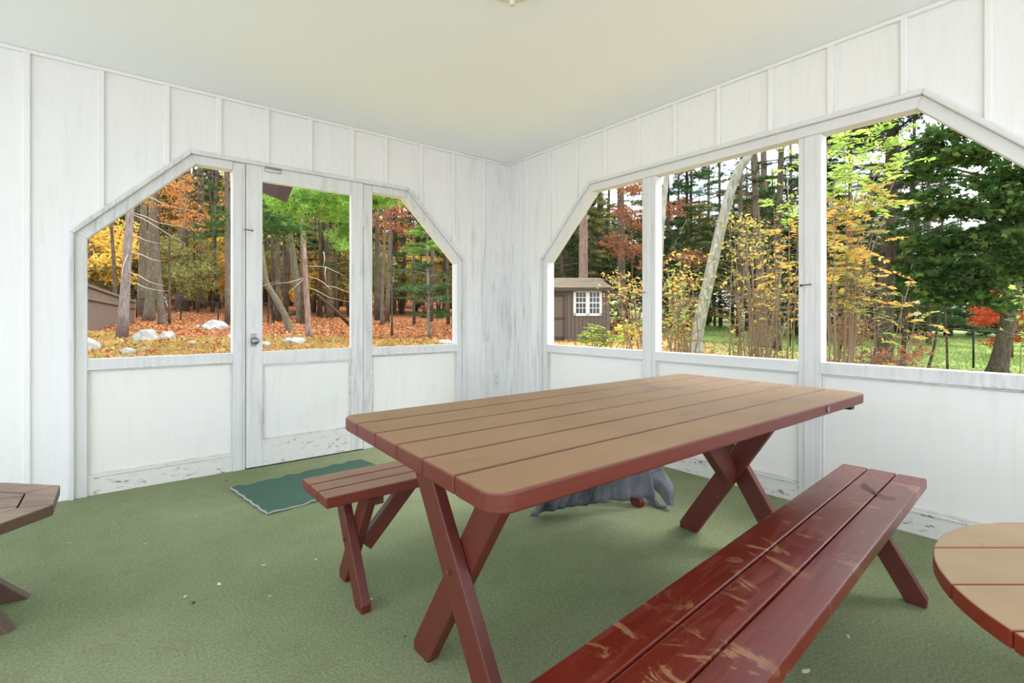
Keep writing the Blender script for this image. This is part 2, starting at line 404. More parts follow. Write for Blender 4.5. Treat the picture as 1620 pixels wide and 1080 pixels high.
PATHR = [(.07,0),(.07,1.55),(.64,2.12),(2.77,2.12),(3.343,1.55),(3.343,0)]
def open_top(path, s):
    for (a, za), (b, zb) in zip(path[1:-1], path[2:-1]):
        if a <= s <= b: return za+(zb-za)*(s-a)/(b-a)
    return 0

def wall_panel(name, T, s0, s1, path):
    ip = offset(path, .012)
    poly = [(s0, 0)]+ip+[(s1, 0), (s1, H+.05), (s0, H+.05)]
    tris = geometry.tessellate_polygon([[Vector((a, b, 0)) for a, b in poly]])
    n = len(poly); mb = MB()
    mb.add([T(a, b, 0) for a, b in poly]+[T(a, b, -.11) for a, b in poly],
           [tuple(t) for t in tris]+[tuple(i+n for i in reversed(t)) for t in tris]+[(i, i+n, (i+1) % n+n, (i+1) % n) for i in range(n)])
    return mb.build(name, M['wall'], kind='structure')
wl = wall_panel('wall_left', TL, -2.3, XR+.11, PATHL)
wr = wall_panel('wall_right', TR, -1.9, YL, PATHR)
for s in (-1.60,-1.285,-.97,-.655,-.337,-.02,.30,.587,.88,1.174,1.488,1.768,2.086,2.407,2.738):
    z0 = open_top(PATHL, s); mb = MB(); bxw(mb, TL, s-.016, s+.016, z0, H-.012, 0, .014); mb.build('batten', M['batten'], wl, .004)
for s in (-1.4,-1.1,-.8,-.5,-.2,.11,.42,.722,1.042,1.354,1.675,1.99,2.294,2.608,2.912,3.236,3.545):
    z0 = open_top(PATHR, s); mb = MB(); bxw(mb, TR, s-.014, s+.014, z0, H-.012, 0, .014); mb.build('batten', M['batten'], wr, .004)
mb = MB(); mb.box((-2.3,-1.9,-.12), (XR+.109,YL+.109,0)); mb.build('floor', M['carpet'], kind='structure')
mb = MB(); mb.box((-2.5,-2.1,H), (XR+.45,YL+.45,H+.16)); mb.build('ceiling', M['ceiling'], kind='structure')
mb = MB(); bxw(mb, TL, -2.3, XR, H-.022, H, 0, .018); mb.build('trim_1', M['batten'], bevel=.006, kind='structure')
mb = MB(); bxw(mb, TR, -1.9, YL-.018, H-.022, H, 0, .018); mb.build('trim_2', M['batten'], bevel=.006, kind='structure')
# casing round each opening
for nm, T, path, subs in (('trim_3', TL, PATHL, (PATHL[:3]+[(.668,2.11)], [(1.655,2.11)]+PATHL[3:])), ('trim_4', TR, PATHR, (PATHR,))):
    mb = MB(); band(mb, T, path, -.004, .022, 0, .032); o = mb.build(nm, M['trim'], bevel=.006, kind='structure')
    for sub in subs:
        mb = MB(); band(mb, T, sub, .0225, .078, -.075, .010); mb.build('casing_board', M['trim'], o, .003)

def fixed_window(name, T, s0, s1, glass, label):
    """glass = polygon (s,z). s0..s1 the bay between posts"""
    w = empty(name, kind='structure'); w['label'] = label
    mb = MB(); bxw(mb, T, s0, s1, .742, .798, -.07, .004); bxw(mb, T, s0, s1, .734, .746, -.02, .011); mb.build('sill_rail', M['trim'], w, .003)
    mb = MB(); bxw(mb, T, s0, s1, 0, .105, -.06, -.004); bxw(mb, T, s0, s1, .105, .117, -.06, .002); mb.build('base_board', M['base'], w, .003)
    mb = MB(); bxw(mb, T, s0, s1, .11, .74, -.045, -.018); mb.build('lower_panel', M['panel'], w)
    mb = MB()
    for a, b, c, d in ((s0, s0+.013, .117, .735), (s1-.013, s1, .117, .735), (s0+.013, s1-.013, .722, .735), (s0+.013, s1-.013, .117, .13)):
        bxw(mb, T, a, b, c, d, -.019, -.006)
    mb.build('panel_bead', M['bead'], w, .003)
    mb = MB(); mb.prism(glass, T, -.054, -.050); mb.build('glass_pane', M['glass'], w)
    return w
fixed_window('window_1', TL, -.083, .668, [(-.085,.797),(-.085,1.50),(.45,2.035),(.67,2.035),(.67,.797)], 'fixed window with cut corner left of the screen door')
fixed_window('window_2', TL, 1.655, 2.448, [(1.653,.797),(1.653,2.035),(1.935,2.035),(2.45,1.52),(2.45,.797)], 'fixed window with cut corner right of the door')
fixed_window('window_3', TR, 2.261, 3.266, [(2.259,.797),(2.259,2.045),(2.74,2.045),(3.268,1.52),(3.268,.797)], 'right wall window nearest the corner, shed beyond')
fixed_window('window_4', TR, 1.203, 2.148, [(1.20,.797),(1.20,2.045),(2.15,2.045),(2.15,.797)], 'middle window of the right wall with pale leaning trunk outside')
fixed_window('window_5', TR, .147, 1.088, [(.145,.797),(.145,1.515),(.67,2.045),(1.09,2.045),(1.09,.797)], 'right wall window nearest the camera, dark maple outside')
def post(name, T, s0, s1, grooves=True):
    mb = MB(); bxw(mb, T, s0, s1, 0, 2.087 if T is TL else 2.0415, -.075, .004)
    o = mb.build(name, M['trim'], bevel=.003, kind='structure')
    if grooves:
        w = s1-s0; mb = MB(); bxw(mb, T, s0+w*.28, s1-w*.28, .002, 2.04, .004, .011); mb.build('post_strip', M['trim'], o, .003)
    return o
post('trim_5', TL, .668, .744); post('trim_6', TL, 1.581, 1.655, False)
post('trim_7', TR, 2.148, 2.261); post('trim_8', TR, 1.088, 1.203)

# door
mb = MB(); bxw(mb, TL, .745, 1.58, 0, .0075, -.06, -.005); mb.build('trim_9', M['trim'], kind='structure')
d = empty('door_1', (0,0,0), kind='structure'); d['label'] = 'white half-glazed porch door with a knob'
mb = MB()
bxw(mb, TL, .749, .851, .008, 2.088, -.03, .010); bxw(mb, TL, 1.481, 1.577, .008, 2.088, -.03, .010)
bxw(mb, TL, .851, 1.481, 1.985, 2.088, -.03, .010); bxw(mb, TL, .851, 1.481, .712, .803, -.03, .010)
mb.build('door_frame', M['door'], d, .003)
mb = MB(); bxw(mb, TL, .851, 1.481, .008, .185, -.03, .010); mb.build('kick_rail', M['base'], d, .003)
mb = MB(); bxw(mb, TL, .851, 1.481, .185, .712, -.02, -.006); mb.build('lower_panel', M['panel'], d)
mb = MB()
for a, b, c, e in ((.851,.864,.185,.712),(1.468,1.481,.185,.712),(.864,1.468,.699,.712),(.864,1.468,.185,.198)): bxw(mb, TL, a, b, c, e, -.008, .005)
mb.build('panel_bead', M['bead'], d, .003)
mb = MB(); mb.prism([(.849,.80),(.849,1.988),(1.483,1.988),(1.483,.80)], TL, -.016, -.012); mb.build('glass_pane', M['glass'], d)
mb = MB(); bxw(mb, TL, .776, .812, .838, .928, .010, .013); pl = mb.build('knob_plate', M['metal'], d, .001)
mb = MB(); mb.lathe([(.008,-.013),(.008,-.035),(.020,-.038),(.025,-.048),(.022,-.060),(.010,-.066)], (.798, YL, .878), 'y', 20); mb.build('door_knob', M['metal'], pl, smooth=True)
mb = MB(); bxw(mb, TL, .865, .975, 2.055, 2.088, .010, .013); cl = mb.build('closer_bracket', M['metal'], d, .001)
mb = MB(); mb.tube([TL(.868,2.064,.020), TL(.972,2.064,.020)], .008, 10); mb.build('closer_rod', M['plastic'], cl, smooth=True)
for z in (1.80, .35):
    mb = MB(); bxw(mb, TL, 1.571, 1.596, z-.045, z+.045, .0105, .013); mb.tube([TL(1.579,z-.047,.014), TL(1.579,z+.047,.014)], .005, 8); mb.build('hinge', M['trim'], d)
for k, x in enumerate((.62,)):
    pass
def hook(T, s, z, flip, label):
    t = empty('hook_latch', T(s, z, .012), label=label, cat='latch')
    L = lambda a, b, c: Vector(T(s+a, z+b, .012+c))-Vector(t.location)
    mb = MB(); mb.tube([L(0,0,-.002), L(0,0,.012), L(.006*flip,0,.016), L(.035*flip,-.002,.014), L(.050*flip,-.002,.012), L(.054*flip,-.006,.006)], .0028, 8); mb.build('hook', M['rust'], t, smooth=True)
    mb = MB(); mb.lathe([(.0045,0),(.007,.004),(.0045,.007)], tuple(L(.052*flip,-.002,.0)), 'y' if T is TL else 'x', 10); mb.build('eye_screw', M['rust'], t, smooth=True)
hook(TL, .735, 1.637, 1, 'rusty hook latch across post and door above the knob')
hook(TR, 2.225, 1.218, 1, 'small rusty hook on the first post of the right wall')
hook(TR, 1.135, 1.222, 1, 'small rusty hook on the wide post beside the near right window')
# outlet
t = empty('electrical_outlet', TL(2.89, .44, 0), label='white electrical outlet low on the left wall by the corner', cat='outlet')
mb = MB(); mb.box((-.038,-.006,-.066), (.038,0,.066)); pl = mb.build('cover_plate', M['plastic'], t, .002)
for z in (-.027,.027):
    mb = MB(); mb.box((-.017,-.008,z-.018), (.017,-.006,z+.018)); r = mb.build('receptacle', M['plastic'], t, .003)
    mb = MB()
    for x in (-.007,.007): mb.box((x-.0012,-.0085,z-.004), (x+.0012,-.008,z+.008))
    mb.build('slot', M['dark_metal'], r)

# ceiling light, its rim just reaching the top of the frame
t = empty('ceiling_light', (1.40,1.74,H), label='beige ceiling lamp base at the very top edge of the view', cat='lamp')
mb = MB(); mb.lathe([(.115,0),(.115,-.012),(.098,-.022),(.045,-.030)], n=32); mb.build('canopy', M['beige'], t, smooth=False)
mb = MB(); mb.tube([(0,0,-.03),(0,0,-.09)], .012, 12); mb.build('stem', M['beige'], t, smooth=True)

# ------------------------------------------------------------------ furniture
def plank(mb, x0, x1, y0, y1, z0, z1, round_at=()):
    """plank with optionally rounded plan corners: round_at subset of 'a'(x0,y0) 'b'(x1,y0) 'c'(x1,y1) 'd'(x0,y1)"""
    R = .045; pts = []
    for k, (x, y, a0) in {'a': (x0,y0,PI), 'b': (x1,y0,1.5*PI), 'c': (x1,y1,0), 'd': (x0,y1,.5*PI)}.items():
        if k in round_at:
            cx = x+R if k in 'ad' else x-R; cy = y+R if k in 'ab' else y-R
            for i in range(6): a = a0+i*PI/10; pts.append((cx+R*math.cos(a), cy+R*math.sin(a)))
        else: pts.append((x, y))
    mb.prism(pts, lambda a, b, c: (a, b, c), z0, z1)
def xleg(mb, xa, xb, yf, yt, z1, w=.088):
    s = abs(yt-yf)/z1; hw = w/2*math.hypot(1, s)
    sg = 1 if yf > yt else -1
    pts = [(yf-hw, 0), (yf+hw, 0), (yt+hw, z1), (yt-hw, z1)]
    # clip the outer toe of the foot as on the real legs
    k = .018
    if sg > 0: pts = [(yf-hw,0),(yf+hw-k,0),(yf+hw-k*.25-s*.02,.03),(yt+hw,z1),(yt-hw,z1)]
    else: pts = [(yf-hw+k*.25+s*.02,.03),(yf-hw+k,0),(yf+hw,0),(yt+hw,z1),(yt-hw,z1)]
    mb.prism(pts, lambda a, b, c: (c, a, b), xa, xb)
def bolt(mb, c, sx):
    mb.lathe([(.010,0),(.010,.002*sx),(.0065,.002*sx),(.0065,.007*sx),(.003,.009*sx)], c, 'x', 12)

# picnic table
table = empty('picnic_table', (1.49,1.145,0), label='long red picnic table with faded tan top', cat='table')
def L(x, y, z=0): return (x-1.49, y-1.145, z)
yy = [.703,.850,.997,1.143,1.290,1.436,1.583]
for i in range(6):
    y0, y1 = yy[i]+.0015, yy[i+1]-.0015; f = (y0+y1)/2
    xa = .527+.055*(f-.70)/.88; xb = 2.432+.040*(f-.70)/.88
    mb = MB(); plank(mb, xa-1.49, xb-1.49, y0-1.145, y1-1.145, .695, .735, 'ab' if i == 0 else 'cd' if i == 5 else '')
    mb.v = [(x+(.0625 if x < 0 else .0455)*(y+1.145-f), y, z) for x, y, z in mb.v]   # ends cut slightly out of square
    mb.build('tabletop_plank', M['table_plank'], table, .005)
YC = 1.168-1.145
for sx, xo in ((1, .722-1.49), (-1, 2.262-1.49+.035)):
    mb = MB(); xleg(mb, xo, xo+.035*sx, YC-.235, YC+.215, .694); mb.build('leg', M['red'], table, .004)
    mb = MB(); xleg(mb, xo+.0352*sx, xo+.071*sx, YC+.235, YC-.215, .694); mb.build('leg', M['red'], table, .004)
    xc = xo+.0712*sx
    mb = MB(); mb.box((min(xc, xc+.036*sx), -.36, .655), (max(xc, xc+.036*sx), .36, .694)); mb.build('cleat', M['red'], table, .004)
    if sx < 0: mb = MB(); mb.beam((xc+.012*sx, YC, .32), (xc+.38*sx, YC, .68), .045, .09); mb.build('brace', M['red'], table, .004)
    mb = MB(); bolt(mb, (xo-.0005*sx, YC+.0, .36), -sx); mb.build('bolt', M['rust'], table)
mb = MB(); mb.box((2.355-1.49,-.41,.668), (2.395-1.49,.30,.6945)); mb.build('cleat', M['dark_metal'], table, .004)
mb = MB(); mb.lathe([(.012,0),(.012,-.002),(.005,-.002)], (2.02-1.49,.703-1.145,.715), 'y', 12); mb.build('screw_cap', M['metal'], table)

def make_bench(loc, rz, length, mat, label, w=.272, wear=None):
    b = empty('picnic_bench', loc, rz, label, 'bench')
    pw = w/3
    for i in range(3):
        mb = MB(); y0 = -w/2+i*pw+.002; mb.box((-length/2, y0, .392), (length/2, y0+pw-.004, .43)); mb.build('seat_plank', mat, b, .004)
    for sx in (1, -1):
        xo = -sx*(length/2-.115)
        mb = MB(); xleg(mb, xo, xo+.034*sx, -.135, .095, .391, .068); mb.build('leg', M['red'], b, .003)
        mb = MB(); xleg(mb, xo+.0342*sx, xo+.068*sx, .135, -.095, .391, .068); mb.build('leg', M['red'], b, .003)
        xc = xo+.0684*sx
        mb = MB(); mb.box((min(xc, xc+.034*sx), -.115, .358), (max(xc, xc+.034*sx), .115, .3915)); mb.build('cleat', M['red'], b, .003)
        mb = MB(); mb.beam((xc+.005*sx, 0, .175), (xc+.20*sx, 0, .372), .034, .06); mb.build('brace', M['red'], b, .003)
        mb = MB(); bolt(mb, (xo-.0003*sx, .0, .215), -sx); mb.build('bolt', M['rust'], b)
    return b
bl = make_bench((1.505,1.868,0), 0, 1.84, M['bench_plank_far'], 'faded red bench on the door side of the picnic table')
th = math.atan(.0727); LB = 1.90
cb = Vector((2.428,.648))-Vector((math.cos(th), math.sin(th)))*LB/2
br = make_bench((cb.x, cb.y, 0), th, LB, M['bench_plank'], 'scuffed glossy red bench in front of the picnic table, nearest the camera', .280)

# round low table on the right: planks run across the view
ct = Vector((2.45*.6*CA+1.6*.6*SA, -2.45*.6*SA+1.6*.6*CA))
rt = empty('round_table', (ct.x, ct.y, 0), -math.atan2(SA, CA), 'low round table of tan planks with red edge, cut off at right', 'table')
R = .516; cuts = [-.52,-.33,-.165,.03,.235,.375,.52]
cuts = [-.516,-.344,-.172,.0, .168,.352,.516]
# seams seen at camera depth 1.31 and 1.13 m
cuts = [-.516,-.35,-.175,.0+.005,.172,.352,.516]
for a, b in zip(cuts[:-1], cuts[1:]):
    a2, b2 = max(a+.002, -R+.002), min(b-.002, R-.002); pts = []
    for i in range(13):
        y = a2+(b2-a2)*i/12; pts.append((math.sqrt(max(R*R-y*y, 1e-6)), y))
    for i in range(13):
        y = b2+(a2-b2)*i/12; pts.append((-math.sqrt(max(R*R-y*y, 1e-6)), y))
    mb = MB(); mb.prism(pts, lambda p, q, c: (p, q, c), .412, .45); mb.build('tabletop_plank', M['round_plank'], rt, .004)
for k in (-1, 1):
    mb = MB(); mb.box((k*.2-.02,-.40,.375), (k*.2+.02,.40,.4118)); mb.build('cleat', M['red'], rt, .003)
    mb = MB(); xleg(mb, k*.241, k*.241+k*.034, -.26, .2, .41, .07); mb.build('leg', M['red'], rt, .003)
    mb = MB(); xleg(mb, k*.2755, k*.309, .26, -.2, .41, .07); mb.build('leg', M['red'], rt, .003)

# octagonal brown side table at left
s_ = .65
oc2 = Vector((-1.905, 1.655)); oc = Vector((oc2.x*CA+oc2.y*SA, -oc2.x*SA+oc2.y*CA))
ot = empty('octagonal_table', (oc.x, oc.y, 0), -math.atan2(SA, CA), 'low weathered brown octagonal table cut off by the left edge', 'table')
RO = .335; ang0 = math.radians(-52.3+90-22.5+45)
ang0 = math.radians(37.7-22.5)
ring = [(RO*math.cos(ang0+i*PI/4), RO*math.sin(ang0+i*PI/4)) for i in range(8)]
inn = [(x*.70, y*.70) for x, y in ring]
for i in range(8):
    j = (i+1) % 8
    mb = MB(); mb.prism([ring[i], ring[j], (inn[j][0]*1.006, inn[j][1]*1.006), (inn[i][0]*1.006, inn[i][1]*1.006)], lambda p, q, c: (p, q, c), .362, .40); mb.build('rim_board', M['octagon'], ot, .004)
# inner planks clipped to the octagon
def clip(poly, nrm, off):
    out = []
    for i in range(len(poly)):
        a = Vector(poly[i]); b = Vector(poly[(i+1) % len(poly)]); da = a.dot(nrm)-off; db = b.dot(nrm)-off
        if da <= 0: out.append(tuple(a))
        if da*db < 0: out.append(tuple(a+(b-a)*(da/(da-db))))
    return out
dirn = Vector((math.cos(math.radians(20)), math.sin(math.radians(20)))); nr = Vector((-dirn.y, dirn.x))
for k in range(-2, 2):
    pl_ = clip(clip([(x*.985, y*.985) for x, y in inn], nr, (k+1)*.115-.002), -nr, -(k*.115+.002))
    if len(pl_) > 2: mb = MB(); mb.prism(pl_, lambda p, q, c: (p, q, c), .364, .398); mb.build('tabletop_plank', M['octagon'], ot, .003)
for fx, fy, tx, ty in ((.10,.24,-.20,.05), (.24,.03,-.06,.02), (-.24,-.10,.05,-.05), (-.08,-.26,.04,.0)):
    a = Vector((fx, fy, 0)); b = Vector((tx, ty, .362)); dd = (b-a); hd = Vector((dd.x, dd.y, 0)).normalized(); sd = Vector((-hd.y, hd.x, 0))
    hw = .05; mb = MB()
    pts = [(a-hd*0+Vector((0,0,0))), (a+hd*.105), (b+hd*.105), b]
    mb.add([p+sd*.018 for p in pts]+[p-sd*.018 for p in pts], [(0,1,2,3),(7,6,5,4),(0,4,5,1),(1,5,6,2),(2,6,7,3),(3,7,4,0)])
    mb.build('leg', M['octagon'], ot, .003)

# doormat
t = empty('doormat', (1.06,3.225,0), math.radians(7.5), 'dark green doormat with ragged pale edge in front of the door', 'mat')
mb = MB(); nx, ny = 40, 14
def mh(i, j): return .010+.003*math.sin(i*.9)*(1 if j in (0, ny) else .15)+.006*max(0, (4-i)/4)*(j/ny)
vs = [((i/nx-.5)*.86, (j/ny-.5)*.56+(.006*math.sin(i*1.3) if j in (0, ny) else 0), mh(i, j)) for j in range(ny+1) for i in range(nx+1)]
bs = [(x, y, z-.007) for x, y, z in vs]; k = len(vs); w_ = nx+1
fs = [(j*w_+i, j*w_+i+1, (j+1)*w_+i+1, (j+1)*w_+i) for j in range(ny) for i in range(nx)]
fs += [tuple(k+q for q in reversed(f)) for f in fs]
bd = [i for i in range(w_)]+[j*w_+nx for j in range(1, ny+1)]+[ny*w_+i for i in range(nx-1, -1, -1)]+[j*w_ for j in range(ny-1, 0, -1)]
fs += [(bd[i], bd[i]+k, bd[(i+1) % len(bd)]+k, bd[(i+1) % len(bd)]) for i in range(len(bd))]
mb.add(vs+bs, fs); mb.build('mat_pile', M['mat'], t, smooth=False)
mb = MB(); e = [(-.43+.86*i/30, -.286+.007*math.sin(i*1.7), .006+.003*math.sin(i*.9)) for i in range(31)]
mb.tube(e, .0055, 6); e = [(-.436+.004*math.sin(i*2), -.286+.57*i/16, .007+.004*(i/16)) for i in range(17)]; mb.tube(e, .0065, 6)
mb.build('frayed_edge', M['fringe'], t, smooth=True)

# fabric cover slung over the far end of the left bench
def cover():
    t = empty('fabric_cover', (2.1,1.87,0), label='grey fabric cover slung over bench end beneath the picnic table', cat='cover')
    o = Vector((2.1,1.87,0))
    nx, nz = 60, 26; grid = []
    for i in range(nx+1):
        u = i/nx; x = 1.72+u*(2.325-1.72)
        hemy = 2.0-.325*u**1.3-.012*math.sin(u*26); hemz = .008+.055*u
        col = []
        for j in range(nz+1):
            v = j/nz
            if v < .3:     # over the seat
                w = v/.3; y = 2.03-(2.03-1.722)*w; z = .437+.004*math.sin(u*20+w*3)
            else:
                w = (v-.3)/.7; y = 1.722+(hemy-1.722)*w**1.2; z = .437+(hemz-.437)*w
                f = .016*w*math.sin(u*34+1.4*math.sin(u*9))+.008*w*math.sin(u*71)
                y -= f
                if w > .86: y -= .004
            col.append((x+.01*math.sin(v*9), y, z))
        grid.append(col)
    def sheet(name, grid, th=.003):
        a, b = len(grid), len(grid[0]); mb = MB()
        mb.add([Vector(p)-o for c in grid for p in c], [(i*b+j, (i+1)*b+j, (i+1)*b+j+1, i*b+j+1) for i in range(a-1) for j in range(b-1)])
        ob = mb.build(name, M['cloth'], t, smooth=True); s = ob.modifiers.new('solid', 'SOLIDIFY'); s.thickness = th; s.offset = 0
        return ob
    sheet('cover_skirt', grid)
    # loose corner: leaves the bench end, arches out and drops to the floor in a point
    def ruled(name, le, ri, bow, n=30, m=14):
        def at(c, u):
            k = min(len(c)-2, int(u*(len(c)-1))); f = u*(len(c)-1)-k
            pts = [Vector(c[max(0, k-1)]), Vector(c[k]), Vector(c[k+1]), Vector(c[min(len(c)-1, k+2)])]
            return .5*(2*pts[1]+(pts[2]-pts[0])*f+(2*pts[0]-5*pts[1]+4*pts[2]-pts[3])*f*f+(3*pts[1]-pts[0]-3*pts[2]+pts[3])*f**3)
        g = []
        for i in range(n+1):
            u = i/n; a_, b_ = at(le, u), at(ri, u); row = []
            for j in range(m+1):
                w = j/m; q = a_.lerp(b_, w)+Vector((-.5,-.8,.3))*bow*math.sin(PI*w)*(.4+.6*u)+Vector((.6,-.3,.2))*.006*math.sin(w*13+u*6)
                q.z = max(.006, q.z); row.append(tuple(q))
            g.append(row)
        sheet(name, g)
    ruled('loose_corner', [(2.36,1.98,.445),(2.44,1.96,.38),P(1002,742,2.96),P(1022,762,2.86),P(1042,778,2.80),P(1056,799,2.74)], [(2.36,1.72,.445),(2.46,1.76,.36),P(1041,728,3.0),P(1057,752,2.86),P(1067,772,2.78),P(1063,800,2.74)], .03)
    ruled('folded_strip', [(2.36,1.78,.44),(2.40,1.77,.3),P(1006,757,2.9),P(1019,783,2.83),P(1033,800,2.79),P(1043,805,2.76)], [(2.36,1.86,.44),(2.42,1.86,.3),P(1021,755,2.92),P(1030,778,2.86),P(1044,795,2.82),P(1056,800,2.76)], .015)
cover()

# small dry bits on the carpet and the bench
bits = [(347,924,.013,'white'),(293,943.5,.010,'white'),(306,954,.012,'brown'),(417,894,.010,'white'),(110,859,.009,'white'),(229,860,.007,'white'),(427,943,.007,'white'),(310,817,.006,'white'),(587,948,.009,'white'),(358,761,.012,'brown'),(1275,1062,.016,'white'),(1342,1007,.010,'white'),(641,1007,.006,'brown'),(180,826,.006,'white'),(500,885,.010,'white')]
first = {}
M['fleck'] = plain('pale_flecks', S(214,208,186), .8); M['brownbit'] = plain('brown_bits', S(74,54,38), .8)
lw = 'tiny pale leaf fragment lying on the green carpet'; lb_ = 'tiny brown crumb lying on the green carpet'
for px, py, r, c in bits:
    tt = CAMH*F/(py-HY); p = P(px, py, tt)
    if c not in first:
        mb = MB(); mb.add([(-1,-.3,.1),(-.2,-.62,.15),(.8,-.2,.1),(1.1,.3,.3),(.1,.55,.18),(-.7,.4,.12),(0,0,.6),(0,0,0)], [(0,1,6),(1,2,6),(2,3,6),(3,4,6),(4,5,6),(5,0,6),(1,0,7),(2,1,7),(3,2,7),(4,3,7),(5,4,7),(0,5,7)])
        o = mb.build('leaf_fragment' if c == 'white' else 'dirt_crumb', M['fleck'] if c == 'white' else M['brownbit']); first[c] = o
    else: o = first[c].copy(); C.objects.link(o)
    o.location = (p.x, p.y, .001); o.scale = (r, r, r*.5); o.rotation_euler = (0, 0, px)
    tag(o, lw if c == 'white' else lb_, 'debris', 'pale flecks on the carpet' if c == 'white' else 'brown crumbs on the carpet')
def onbench(px, py):
    tt = (CAMH-.431)*F/(py-HY); return P(px, py, tt)
mb = MB(); a = [onbench(*q) for q in ((1362,768),(1380,778),(1392,784),(1404,787),(1418,788))]; mb.tube([p+Vector((0,0,.003)) for p in a], .0018, 6)
a = [onbench(*q) for q in ((1366,764),(1376,772),(1389,783))]; mb.tube([p+Vector((0,0,.003)) for p in a], .0016, 6)
tag(mb.build('dry_twig', M['twig'], smooth=True), 'thin dry twig lying across the far end of the front bench', 'twig')

# ------------------------------------------------------------------ outdoors: ground
def yard():
    xs = np.concatenate([np.arange(-50, -5, 2.5), np.arange(-5, 30, .6), np.arange(30, 101, 3)]); ys = np.concatenate([np.arange(-60, 2, 4), np.arange(2, 30, .6), np.arange(30, 101, 2.5)])
    mb = MB(); vs = []
    for y in ys:
        for x in xs:
            z = ground_z(x, y)+.04*math.sin(x*1.3+y*.7)+.03*math.sin(x*.6-y*1.1)
            if x < XR+.6 and y < YL+.6: z = -.7
            vs.append((x, y, z))
    w = len(xs); mb.add(vs, [(j*w+i, j*w+i+1, (j+1)*w+i+1, (j+1)*w+i) for j in range(len(ys)-1) for i in range(w-1)])
    o = mb.build('ground', M['ground'], smooth=True, kind='structure')
    return o
yard()
def m_bounce():
    t = NT('pale_bounce_slab'); n = t.noise(5, t.coord(world=True), 6, .7)
    return t.pbr(t.mix(n, (.70,.70,.69), (.82,.82,.81)), .9, normal=t.bump(n, .2, .01))
M['bounce'] = m_bounce()
mb = MB(); mb.box((-12,-12,-.72), (XR+.2,-1.95,-.10)); mb.box((-12,-1.95,-.72), (-2.35,YL,-.10)); mb.build('added_bounce_slab', M['bounce'], kind='structure')  # pale slab added out of view to bounce daylight up onto the ceiling
def gz(x, y): return np.interp(y, [-60, 3.4, 9, 13.5, 17, 25, 33, 50, 70, 90, 100], [-.8, -.66, -.3, .05, .25, .5, .75, 1.9, 3.3, 5.4, 6.6])+.04*np.sin(x*1.3+y*.7)+.03*np.sin(x*.6-y*1.1)
def cover_stuff(name, label, cat, tmpl, n, u0, u1, z0, z1, size, mat, flat, lift=.01, cond=None):
    Z = np.sqrt(rng.uniform(z0*z0, z1*z1, n)); U = rng.uniform(u0, u1, n)*Z
    x = U*CA+Z*SA; y = -U*SA+Z*CA
    if cond is not None: k = cond(x, y); x, y = x[k], y[k]
    n = len(x); pos = np.stack([x, y, gz(x, y)+lift], 1)
    o = scatter(name, tmpl[0], tmpl[1], pos, rand_rot(n, flat), rng.uniform(.6, 1.3, n)*size, mat)
    tag(o, label, cat, kind='stuff'); return o
cover_stuff('fallen_leaves', 'orange fallen leaves covering the woodland floor', 'leaves', LEAF, 26000, -.9, -.08, 11, 34, .13, M['l_litter'], .75, .03)
cover_stuff('fallen_leaves', 'reddish fallen leaves under the shrubs outside the right windows', 'leaves', LEAF, 12000, .08, 1.05, 8, 26, .12, M['l_litter'], .75, .03, lambda x, y: (x < 21))
GR = ([(-.12,0,0),(.12,0,0),(.0,.1,1),(-.4,.1,0),(-.2,-.1,0),(-.55,.25,.8),(.3,-.2,0),(.45,0,0),(.65,-.1,.75)], [(0,1,2),(3,4,5),(6,7,8)])
cover_stuff('dry_grass', 'wispy yellow grass between the rocks outside the left windows', 'grass', GR, 9000, -.9, -.08, 9, 17.5, .10, M['l_grass'], 1.25, 0)
cover_stuff('lawn_grass', 'bright green lawn behind the black fence at right', 'grass', GR, 16000, .3, 1.05, 14, 34, .10, M['l_lawn'], 1.25, 0, lambda x, y: (x > 20.5))

# ------------------------------------------------------------------ trees
def trunk_pts(pts, r0, r1, flare=1.35):
    """pts world polyline bottom->top, resampled"""
    P_ = [Vector(p) for p in pts]; out = []; seg = []
    for i in range(len(P_)-1):
        for k in range(6): out.append(P_[i].lerp(P_[i+1], k/6))
    out.append(P_[-1]); n = len(out)
    # soften corners
    for _ in range(2): out = [out[0]]+[(out[i-1]+out[i]*2+out[i+1])/4 for i in range(1, n-1)]+[out[-1]]
    rad = []
    for i in range(n):
        f = i/(n-1); r = r0+(r1-r0)*f
        if i < 3: r *= 1+(flare-1)*(1-i/3)**2
        rad.append(r)
    return out, rad
def make_trunk(t, o, pts, r0, r1, mat, flare=1.35, name='trunk', jit=.08):
    a, r = trunk_pts(pts, r0, r1, flare); mb = MB(); mb.tube([p-o for p in a], r, 12, jit); return mb.build(name, mat, t, smooth=True)
def crown_points(c, rad, n, blobs=14, br=.45, seed=0):
    g = np.random.default_rng(seed); cs = g.normal(0, 1, (blobs, 3)); cs /= np.linalg.norm(cs, axis=1, keepdims=True); cs *= g.uniform(.3, .85, (blobs, 1))
    k = g.integers(0, blobs, n); p = g.normal(0, 1, (n, 3)); p /= np.linalg.norm(p, axis=1, keepdims=True); p *= g.uniform(.35, 1, (n, 1))**.5*br
    p[:, 2] *= .5
    return (cs[k]+p)*np.array(rad)+np.array(c)
